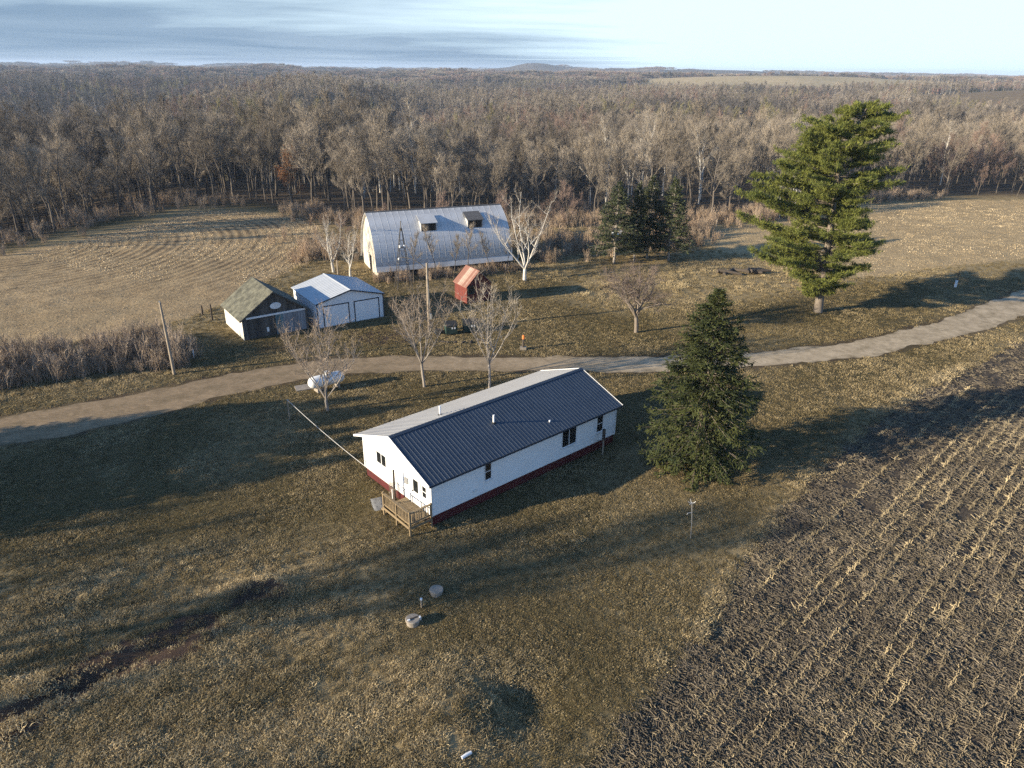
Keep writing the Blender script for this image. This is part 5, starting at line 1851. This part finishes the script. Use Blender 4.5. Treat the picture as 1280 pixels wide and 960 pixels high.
score = np.hypot(FX[:, 0], FX[:, 1]) * (1 + np.maximum(edge - 2, 0) / 16) + np.where(inview, 0, 1e6) + np.where(FB > 0, 1e5, 0)
near = np.argsort(score)[:280]
isn = np.zeros(nF, bool)
isn[near] = True
STAND = {0: 'left of the stubble field', 1: 'behind the barn', 2: 'behind the hay field'}
KLAB = ['bare grey brown wood edge tree with ascending limbs', 'bare grey brown wood edge tree with broad crown', 'tall slender bare grey brown wood edge tree',
        'bare wood edge tree with reddish twigs', 'bare white barked wood edge tree', 'bare wood edge tree with olive tinted twigs']
for i in near:
    x, y = FX[i]
    s_ = 0 if x < -36 else (1 if x < 30 else 2)
    k = int(kind[i])
    put_tree('woodland_tree', KLAB[k] + ' ' + STAND[s_], 'tree', (x, y, FZ[i]), NEARM[k][0], NEARM[k][1], rng.random() * 6.28, tuple(size[i] * np.array((1, 1, rng.uniform(0.92, 1.1)))),
             'woodland trees ' + STAND[s_] + ' kind ' + ('with ascending limbs', 'with broad crown', 'tall and slender', 'with reddish twigs', 'with white bark', 'with olive twigs')[k])
rest = ~isn
idx = np.where(FB == 0, kind, np.where(FB <= 2, 6 + kind, 12 + (rng.random(nF) * 3).astype(int)))
far1 = FB >= 3
scl = np.stack([size, size, size * rng.uniform(0.9, 1.12, nF)], 1)
scl[FB == 4] *= np.array((1.7, 1.7, 1.0))
scl[FB == 5] *= np.array((3.0, 3.0, 1.05))
scl[far1, 2] *= 0.95
scatter('forest', np.column_stack([FX, FZ])[rest], rotz(nF)[rest], scl[rest], idx[rest], np.clip(rng.random(nF) * 0.30 + 0.65 * sstep(-0.5, 0.6, fbm(FX[:, 0], FX[:, 1] + 77, 170, 3)) + 0.7 * sstep(-0.05, -0.3, np.arctan2(FX[:, 0], FX[:, 1])) * sstep(360, 460, FX[:, 1]) * sstep(1300, 900, FX[:, 1]) * (np.abs(FX[:, 0] + 205) > 50) - 0.6 * (np.abs(FX[:, 0] + 205) < 45) * (FX[:, 1] > 380), 0, 1)[rest], FULLM + MIDM + CLUMP,  # tone also puts shade into the far left slope, sunlight into the spur crest
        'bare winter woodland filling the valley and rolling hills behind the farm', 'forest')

# oak that kept its rusty leaves, and pale slender trees beside the pine
w_, t_ = bare_tree(61, H=11, r0=0.2, t0=0.2, limbs=14, ang=(35, 70), llen=0.36, nsub=4, tw1=500, tw2=500, twl=(0.5, 1.0), tww=0.03, lmin=0.4)
g = np.random.default_rng(62)
T = np.vstack([v for v in t_.V]).reshape(-1, 3, 3).mean(1)
T = T[g.integers(0, len(T), 2600)]
blades(t_, T + g.normal(size=T.shape) * 0.35, unit(g.normal(size=T.shape)), g.uniform(0.16, 0.3, len(T)), np.full(len(T), 0.16), g, 1)
t = thing('oak_tree', 'oak with rusty brown leaves still on at the edge of the left wood', 'tree', on(-46.5, 151.5))
w_.build('trunk', M['bark'], t, True)
t_.build('crown', [M['twig'], M['leaf_rust']], t)
for i, (x, y, s) in enumerate(((55.5, 146.5, 0.62), (57.5, 148.0, 0.7), (53.5, 145, 0.52), (59.8, 150.2, 0.6), (61.5, 151, 0.45))):
    put_tree('pale_tree', 'slender pale stemmed tree in the thicket beside the tall pine at the hay field corner', 'tree', on(x, y), NEARM[4][0], NEARM[4][1], i * 1.3, (s * 1.2, s * 1.2, s), 'slender pale trees at the hay field corner')
for i, (x, y, s) in enumerate(((-2.0, 122.0, 0.62), (5.5, 119.0, 0.6), (9.5, 124.0, 0.7), (-12, 121, 0.6), (-21.5, 116, 0.5), (-26.5, 112, 0.42))):
    put_tree('bushy_tree', 'low bushy bare tree with reddish twigs standing close behind the barn', 'tree', on(x, y), NEARM[3][0], NEARM[3][1], i * 2.1, (s * 1.15, s * 1.15, s), 'low bushy trees close behind the barn')
for i, (x, y, s) in enumerate(((-13.6, 94.6, 0.42), (-10.6, 96.4, 0.47), (-8.3, 97.0, 0.40), (-6.4, 99.0, 0.44), (-3.4, 99.8, 0.38), (-1.0, 100.8, 0.36))):
    put_tree('sapling', 'thin bare sapling growing against the shaded long side of the barn', 'tree', on(x, y), NEARM[2][0], NEARM[2][1], i * 2.1, (s * 0.95, s * 0.95, s), 'saplings along the barn wall')
for i, (x, y, s, kk) in enumerate(((-59, 22.0, 0.75, 4), (-57, 19.0, 0.72, 4), (-60, 25.0, 0.72, 4), (-67, 13.2, 1.42, 2), (-72, 9.0, 1.5, 2))):
    tr = NEARM[kk]
    put_tree('bare_tree', 'bare broad tree left of the lawn whose long shade streaks the rough grass', 'tree', (x, y, 0), tr[0], tr[1], i * 1.1, (s, s, s), 'bare trees of the windbreak')

# --- brush ---------------------------------------------------------------
BR = []
for sd, (h, n, nt, sp) in enumerate(((2.6, 16, 300, 0.35), (2.1, 22, 330, 0.5), (1.4, 14, 260, 0.3))):
    g = np.random.default_rng(200 + sd)
    q = MB()
    for k in range(n):
        az, a = g.random() * 6.28, g.uniform(0.03, sp)
        b0 = np.array((g.normal() * 0.3, g.normal() * 0.3, -0.1))
        L = h * g.uniform(0.6, 1.05)
        d = np.array((math.cos(az) * a, math.sin(az) * a, 1))
        q.tube([b0, b0 + d * L * 0.5 + g.normal(size=3) * 0.05, b0 + d * L + (d[0] * 0.4, d[1] * 0.4, -0.1)], (0.024, 0.017, 0.006), 3, 0, False)
        m = nt // n
        P = b0 + d * (L * g.uniform(0.25, 1.0, m))[:, None]
        tri_twigs(q, P, unit(g.normal(size=(m, 3)) * 0.55 + (0, 0, 0.9)), g.uniform(0.25, 0.7, m), np.full(m, 0.026), 0, g)
    BR.append(q.mesh('brush', M['brush_stem']))


def fill(poly, dens, margin=0):
    p = np.array(poly)
    lo, hi = p.min(0), p.max(0)
    n = int((hi - lo).prod() * dens)
    X = rng.uniform(lo, hi, (n, 2))
    return X[inside(X[:, 0], X[:, 1], poly)]


def along(pts, step, width, closed=False):
    out = []
    for a, b_ in zip(pts[:-1], pts[1:]):
        a, b_ = np.array(a, float), np.array(b_, float)
        n = max(1, int(np.linalg.norm(b_ - a) / step))
        out.append(a + (b_ - a) * rng.random((n, 1)) + rng.normal(size=(n, 2)) * width)
    return np.vstack(out)


o = place_mesh(BR[2], 'dead_shrub', None, at_house(-0.30, 4.05, 0.3), (0, 0, 1.0))
o.scale = (0.55, 0.55, 1.15)
tag(o, 'dead reddish shrub against the sunlit gable wall beside the deck', 'shrub')
X = fill(BRUSH, 1.5)
n = len(X)
s = np.clip(rng.normal(1.0, 0.2, n), 0.5, 1.5) * (0.75 + 0.3 * sstep(0, 1.8, -sdf(X[:, 0], X[:, 1], BRUSH)))
tl = rotz(n)
tl[:, :2] = rng.normal(size=(n, 2)) * 0.14
scatter('thicket', np.column_stack([X, hgt(X[:, 0], X[:, 1])]), tl, np.stack([s, s, s], 1), rng.integers(0, 3, n), rng.random(n) * 0.4, BR, 'dense bare grey thicket between the driveway and the left stubble field', 'thicket')
WE = WOODEDGE[2:17]
WR = [p for p in WE if p[0] > -46]
X = np.vstack([along(WR, 0.45, 1.6), along([(p[0], p[1] + 4) for p in WR], 0.5, 2.5), along([(p[0] - 2, p[1] + 5) for p in WE if p[0] <= -46], 0.5, 3.0), along([(-33, 118), (-30, 108), (-25, 112), (-5, 118), (15, 122), (30, 124), (38, 138)], 0.32, 3.0),
               along([(-19, 95), (-8, 98.5), (1, 102.5)], 0.16, 0.6), along([(3, 108), (14, 116), (30, 120)], 0.3, 2.5), along([(45, 141), (56, 146.5), (66, 153)], 0.25, 2.0)])
n = len(X)
s = np.clip(rng.normal(0.95, 0.25, n), 0.4, 1.6)
barnd = seg_dist(X[:, 0], X[:, 1], [(-19, 95), (-8, 98.5), (1, 102.5)], False)
s = np.where(barnd < 2.5, s * 0.55, s)
keepb = ~inside(X[:, 0], X[:, 1], [(-19.5, 96.5), (0.5, 104.8), (-3.6, 114.5), (-23, 106.5)])
scatter('undergrowth', np.column_stack([X, hgt(X[:, 0], X[:, 1])])[keepb], rotz(n)[keepb], np.stack([s, s, s], 1)[keepb], rng.integers(0, 3, n)[keepb], np.clip(rng.random(n) * 0.9, 0, 1)[keepb], BR, 'low reddish brown brush along the wood edge and around the barn', 'brush')

# --- grass, stubble ------------------------------------------------------


def tuft(name, seed, n, rad, h, w, mat, lean=0.5, two=True):
    g = np.random.default_rng(seed)
    q = MB()
    P = np.stack([g.normal(size=n) * rad, g.normal(size=n) * rad, np.full(n, -0.02)], 1)
    D = unit(np.stack([g.normal(size=n) * lean, g.normal(size=n) * lean, np.ones(n)], 1))
    ln = h * g.uniform(0.6, 1.2, n)
    side = unit(np.cross(D, g.normal(size=(n, 3)))) * w / 2
    mid = P + D * (ln * 0.6)[:, None]
    tip = mid + unit(D + np.stack([g.normal(size=n) * lean * 1.6, g.normal(size=n) * lean * 1.6, np.full(n, -0.35)], 1)) * (ln * 0.5)[:, None]
    V = np.stack([P - side, P + side, mid + side * 0.8, mid - side * 0.8, tip], 1).reshape(-1, 3)
    b_ = np.arange(n)[:, None] * 5
    q.add(V, b_ + np.array([[0, 1, 2, 3]]))
    q.V.append(np.zeros((0, 3)))
    q.L.append((b_ + np.array([[3, 2, 4]])).ravel())
    q.T.append(np.full(n, 3))
    q.M.append(np.zeros(n, int))
    return q.mesh(name, mat)


GT = [tuft('lawn_tuft', 300, 20, 0.10, 0.12, 0.028, M['grass_blade'], 0.7), tuft('lawn_tuft', 301, 22, 0.12, 0.16, 0.028, M['grass_blade'], 0.9),
      tuft('rough_tuft', 302, 26, 0.13, 0.29, 0.030, M['grass_blade'], 0.65), tuft('rough_tuft', 303, 30, 0.18, 0.22, 0.032, M['grass_blade'], 0.85)]


def cone_pts(y0, y1, dens):
    """random points of the ground in view, between two distances"""
    a = rng.uniform(-0.80, 0.98, int(0.89 * (y1 ** 2 - y0 ** 2) * dens))
    r = np.sqrt(rng.uniform(y0 ** 2, y1 ** 2, len(a)))
    return np.stack([r * np.sin(a), r * np.cos(a)], 1)


HOUSEP = [at_house(-0.1, -0.1)[:2], at_house(17.6, -0.1)[:2], at_house(17.6, 8.3)[:2], at_house(-0.1, 8.3)[:2]]


def box_poly(o, az, w, d):
    c, s = math.cos(az), math.sin(az)
    return [(o[0] + c * x - s * y, o[1] + s * x + c * y) for x, y in ((0, 0), (w, 0), (w, d), (0, d))]


BLD = [HOUSEP, box_poly((-21.8, 75.8), GA, 8, 7.9), box_poly((-28.7, 71.5), SA, 7.2, 6.8), box_poly((-18.8, 96.8), BA, 20, 10), box_poly((-5.7, 85.4), RA, 3.6, 3.2), box_poly((-19.8, 58.8), 0.4, 1.8, 1.4)]
X = np.vstack([cone_pts(15, 34, 46), cone_pts(34, 48, 32), cone_pts(48, 64, 17), cone_pts(64, 90, 10), cone_pts(90, 135, 4.5)])
ok = (sdf(X[:, 0], X[:, 1], WOODEDGE) < 1) & (sdf(X[:, 0], X[:, 1], DRIVE) > 0.1 + 0.5 * rng.random(len(X)))
for p in (FIELDF, FIELDL, HAY):
    ok &= sdf(X[:, 0], X[:, 1], p) > -0.3
for p in BLD:
    ok &= ~inside(X[:, 0], X[:, 1], p)
ok &= (seg_dist(X[:, 0], X[:, 1], DITCH, False) + 0.7 * fbm(X[:, 0], X[:, 1], 3, 2) > 0.9) | (rng.random(len(X)) < 0.25)
X = X[ok]
rough = sstep(2.5, -2.5, sdf(X[:, 0], X[:, 1], ROUGH) + 2.0 * fbm(X[:, 0], X[:, 1], 6, 2))
tall = sstep(2, -2, sdf(X[:, 0], X[:, 1], TALL) + 2.0 * fbm(X[:, 0], X[:, 1], 6, 2))
tall = np.maximum(tall, sstep(92, 100, X[:, 1]) * sstep(-34, -27, X[:, 0]) * sstep(32, 20, X[:, 0]) * 0.8)
rim = np.exp(-(seg_dist(X[:, 0], X[:, 1], FIELDF) / 1.1) ** 2) * (fbm(X[:, 0], X[:, 1], 3, 2) > -0.35) * 1.3
rim = np.maximum(rim, np.exp(-(seg_dist(X[:, 0], X[:, 1], FIELDL) / 1.6) ** 2) * 0.9)
rim = np.maximum(rim, np.exp(-(seg_dist(X[:, 0], X[:, 1], HAY[12:]) / 1.6) ** 2) * 0.9)
rim = np.maximum(rim, np.exp(-(seg_dist(X[:, 0], X[:, 1], [(-46, 56), (-39, 60.5), (-31, 63)], False) / 1.5) ** 2) * 0.8)
hi = np.clip(rough + tall + rim, 0, 1)
n = len(X)
ishi = rng.random(n) < hi
# thin out the tall kind where it would crowd
keep = ~ishi | (rng.random(n) < 0.62 + 0.25 * fbm(X[:, 0], X[:, 1], 1.8, 2))
patch = fbm(X[:, 0], X[:, 1], 4.5, 3)
wind = fbm((X[:, 0] * 0.91 + X[:, 1] * 0.42) * 0.22, -X[:, 0] * 0.42 + X[:, 1] * 0.91, 1.7, 3) * rough
tone = np.clip(0.15 + 0.22 * patch + 0.42 * hi + 0.35 * wind + rng.normal(size=n) * np.clip(0.30 - np.hypot(X[:, 0], X[:, 1]) / 450, 0.1, 0.26) + 0.22 * fbm(X[:, 0] + 50, X[:, 1], 16, 2), 0, 1)
idx = np.where(ishi, 2 + (rng.random(n) < 0.5), (rng.random(n) < 0.5).astype(int))
dist = np.hypot(X[:, 0], X[:, 1])
s = rng.uniform(0.7, 1.3, n) * (0.85 + 0.25 * patch) * np.clip(dist / 45, 0.9, 2.6) ** 0.5
s = np.clip(s, 0.45, 3)
sc3 = np.stack([s, s, s * np.where(ishi, np.clip(0.55 + 0.5 * hi, 0, 1), 1)], 1)
tl = rotz(n)
scatter('grass', np.column_stack([X, hgt(X[:, 0], X[:, 1])])[keep], tl[keep], sc3[keep], idx[keep], tone[keep], GT, 'winter grass in olive and straw tufts on the lawn and rough ground', 'grass')


def litter(name, seed, n, rad, stub=0):
    """stalks and leaves of corn left on the soil; stub: standing stumps in a short row"""
    g = np.random.default_rng(seed)
    q = MB()
    for k in range(n):
        a = g.uniform(0, 2 * math.pi)
        L = g.uniform(0.12, 0.42)
        c = np.array((g.uniform(-rad, rad), g.uniform(-rad, rad), g.uniform(0.02, 0.08)))
        d = np.array((math.cos(a), math.sin(a), g.normal() * 0.22)) * L / 2
        w_ = g.uniform(0.006, 0.016)
        s_ = np.array((-math.sin(a), math.cos(a), g.normal() * 0.5)) * w_
        up = np.array((0, 0, 0.02))
        q.add([c - d - s_, c - d + s_, c + d + s_, c + d - s_, c - d + up, c + d + up], [(0, 4, 5, 3), (4, 1, 2, 5)])
    for k in range(stub):
        x = -rad + 2 * rad * (k + 0.5) / stub + g.normal() * 0.03
        y = g.normal() * 0.035
        t_ = np.array((x + g.normal() * 0.05, y + g.normal() * 0.05, g.uniform(0.12, 0.30)))
        q.tube([(x, y, -0.02), t_], (0.016, 0.014), 3, 0, False)
        for j in range(2):
            e = t_ * (1, 1, 0.7) + np.array((g.normal() * 0.12, g.normal() * 0.12, -0.05))
            q.add([t_ * (1, 1, 0.5) + (0, 0, 0.02), t_ * (1, 1, 0.5), e], [(0, 1, 2)])
    return q.mesh(name, M['straw'])


LT = [litter('corn_litter', 400, 30, 0.45), litter('corn_litter', 401, 30, 0.45), litter('corn_stub_row', 402, 5, 0.42, 7), litter('corn_stub_row', 403, 5, 0.42, 6)]
X = np.vstack([cone_pts(15, 30, 9), cone_pts(30, 45, 6.0), cone_pts(45, 70, 3.0), cone_pts(70, 110, 1.4)])
X = X[(sdf(X[:, 0], X[:, 1], FIELDF) < 0.1)]
n1 = len(X)
rowd = (-X[:, 0] + X[:, 1]) / math.sqrt(2) / 0.76
# standing rows
ra, rp = [], []
for k in range(-260, 160):
    yy = k * 0.76
    t_ = np.arange(15, 160, 0.84)
    px = (t_ - yy) / math.sqrt(2) * 1.0
    py = (t_ + yy) / math.sqrt(2) * 1.0
    rp.append(np.stack([px, py], 1))
    ra.append(np.full(len(t_), _P[k & 255, 11]))
RP, RA_ = np.vstack(rp), np.concatenate(ra)
k = (np.abs(RP[:, 0]) < 1.2 * RP[:, 1] + 6) & (sdf(RP[:, 0], RP[:, 1], FIELDF) < -0.9) & (np.hypot(RP[:, 0], RP[:, 1]) < 75)
RP, RA_ = RP[k], RA_[k]
k = fbm(RP[:, 0], RP[:, 1], 7, 2) + 1.5 * (RA_ - 0.5) > -0.7
RP, RA_ = RP[k] + rng.normal(size=(k.sum(), 2)) * 0.05, RA_[k]
n2 = len(RP)
XA = np.vstack([X, RP])
rot = rotz(n1 + n2)
rot[n1:, 2] = R(45) + rng.normal(size=n2) * 0.08 + math.pi * (rng.random(n2) < 0.5)
s = np.concatenate([rng.uniform(0.7, 1.25, n1), rng.uniform(0.85, 1.1, n2)])
tone = np.concatenate([np.clip(0.02 + 0.12 * fbm(X[:, 0], X[:, 1], 5, 2) + rng.normal(size=n1) * 0.15, 0, 1), np.clip(0.16 + 0.50 * RA_ + rng.normal(size=n2) * 0.08, 0, 1)])
idx = np.concatenate([(rng.random(n1) < 0.5).astype(int), 2 + (rng.random(n2) < 0.5)])
scatter('corn_litter', np.column_stack([XA, hgt(XA[:, 0], XA[:, 1])]), rot, np.stack([s, s, s], 1), idx, tone, LT, 'broken corn stalks and stubble rows littering the dark front field', 'corn stubble')

# stubble on the two tan fields, larger pieces as they lie farther off
FT = [tuft('stubble_tuft', 500, 16, 0.34, 0.13, 0.06, M['straw_pale'], 1.0), tuft('stubble_tuft', 501, 14, 0.40, 0.10, 0.07, M['straw_pale'], 1.4)]
CX, CY = -80.0, 110.0
PX, PT = [], []
X = fill(FIELDL, 1.0)
X = X[(X[:, 1] < 94) | (rng.random(len(X)) < 0.25)]
PX.append(X)
PT.append(np.clip(0.15 + 0.2 * fbm(X[:, 0], X[:, 1], 9, 3) + rng.normal(size=len(X)) * 0.15, 0, 1))
for r_ in np.arange(7, 62, 1.43):
    a = np.arange(-0.50, 1.9, 0.32 / r_)
    X = np.stack([CX + r_ * np.cos(a), CY + r_ * np.sin(a)], 1) + rng.normal(size=(len(a), 2)) * 0.10
    k = inside(X[:, 0], X[:, 1], FIELDL) & (fbm(X[:, 0] + 20, X[:, 1], 14, 2) > -0.5)
    PX.append(X[k])
    PT.append(np.clip(0.85 + rng.normal(size=k.sum()) * 0.25, 0, 1))
X = fill(HAY, 1.5)
X = X[np.abs(X[:, 0]) < 0.8 * X[:, 1] + 5]
PX.append(X)
PT.append(np.clip(0.38 + 0.25 * fbm(X[:, 0], X[:, 1], 11, 3) + rng.normal(size=len(X)) * 0.2, 0, 1))
X, tone = np.vstack(PX), np.concatenate(PT)
n = len(X)
s = rng.uniform(0.6, 1.25, n)
s = np.where(tone > 0.6, s * 1.4, s)
scatter('field_stubble', np.column_stack([X, hgt(X[:, 0], X[:, 1])]), rotz(n), np.stack([s, s, s], 1), (rng.random(n) < 0.5).astype(int), tone, FT, 'short straw stubble on the tan fields before the woods', 'stubble')

# ------------------------------------------------------------------ far farmsteads and hedges


def farm_building(label, x, y, w, d, h, rz, wall, roof, cat='farm building', silo=False, win=3):
    z = hz(x, y)
    b_ = thing('farm_building', label, cat, (x, y, z - 0.5), rz, 'far farm buildings')
    q = MB()
    q.prism([(0, 0), (d, 0), (d, h), (d / 2, h + d * 0.22), (0, h)], (0, 1, 0), (0, 0, 1), (w, 0, 0), (-w / 2, -d / 2, 0))
    q.build('wall', M[wall], b_)
    q = MB()
    for s in (-1, 1):
        a = [(-w / 2 - 0.4, s * (d / 2 + 0.5), h - 0.1), (w / 2 + 0.4, s * (d / 2 + 0.5), h - 0.1), (w / 2 + 0.4, 0, h + d * 0.22 + 0.2), (-w / 2 - 0.4, 0, h + d * 0.22 + 0.2)]
        q.add(a + [(p[0], p[1], p[2] - 0.15) for p in a], [(0, 1, 2, 3), (7, 6, 5, 4), (0, 4, 5, 1), (1, 5, 6, 2), (2, 6, 7, 3), (3, 7, 4, 0)])
    q.build('roof', M[roof], b_)
    for i in range(win):
        part_box('window', (-w / 2 + w * (i + 0.5) / win - 0.6, -d / 2 - 0.05, h * 0.4), (-w / 2 + w * (i + 0.5) / win + 0.6, -d / 2 + 0.02, h * 0.75), M['glass_dark'], b_)
    if silo:
        q = MB()
        q.tube([(w / 2 + 5, 0, 0), (w / 2 + 5, 0, 16), (w / 2 + 5, 0, 18), (w / 2 + 5, 0, 19)], (3.2, 3.2, 2.4, 0.3), 16)
        q.build('silo', M['grey_metal'], b_, False)
    return b_


farm_building('tiny white farmhouse by a dark tree on the pale far strip at upper left', -1210, 2560, 16, 12, 8, 0.2, 'white_siding', 'steel', 'house')
farm_building('low white farm shed at the horizon above the barn, leftmost one', -900, 2720, 40, 16, 7, 0.1, 'white_siding', 'pale_metal_and_sheen')
farm_building('white farm shed beside the horizon woods left of the middle', -340, 2760, 34, 16, 8, 0.3, 'white_siding', 'pale_metal_and_sheen')
farm_building('small white house under the wooded hill left of the pale far field', 262, 2090, 14, 11, 7, 0.2, 'white_siding', 'steel', 'house')
farm_building('small white shed beside the house under the wooded hill', 330, 2110, 18, 10, 6, 0.0, 'white_siding', 'pale_metal_and_sheen')
farm_building('long white farm shed behind the pale far field', 590, 2090, 60, 18, 8, 0.05, 'white_siding', 'pale_metal_and_sheen', win=5)
farm_building('brick red house among dark conifers at the far right', 655, 1195, 16, 12, 10, 0.4, 'brick_red', 'brick_red', 'house')
farm_building('white barn with silo at the right horizon beyond the hill pasture', 1000, 1430, 26, 16, 10, -0.2, 'white_siding', 'steel', 'barn', True)
farm_building('low white machine shed at the right horizon', 1060, 1400, 40, 16, 7, -0.1, 'white_siding', 'pale_metal_and_sheen')

g = np.random.default_rng(90)
for i in range(30):
    t_ = i / 29
    x = 560 + 260 * t_ + g.normal() * 7
    y = 1215 + 30 * math.sin(i * 1.7) + g.normal() * 8
    if 640 < x < 672:
        y += 40
    s = g.uniform(0.9, 1.45)
    put_tree('conifer', 'dark conifer in the row beside the brick red house at the far right', 'tree', on(x, y), MW1, MN1, i, (s * 1.3, s * 1.3, s), 'dark conifers far out at the right')

# ------------------------------------------------------------------ haze
hb = MB()
hb.bx((-9000, -3000, -75), (9000, 12300, 62))
hm = bpy.data.materials.new('haze')
hm.use_nodes = True
hm.node_tree.nodes.clear()
pv = N(hm.node_tree, 'ShaderNodeVolumePrincipled')
pv.inputs['Color'].default_value = (0.60, 0.76, 1.0, 1)
pv.inputs['Density'].default_value = 0.000095
pv.inputs['Anisotropy'].default_value = 0.0
ho = N(hm.node_tree, 'ShaderNodeOutputMaterial')
hm.node_tree.links.new(pv.outputs[0], ho.inputs['Volume'])
tag(hb.build('haze', hm), 'thin blue winter haze over the whole valley', 'haze', kind='stuff')
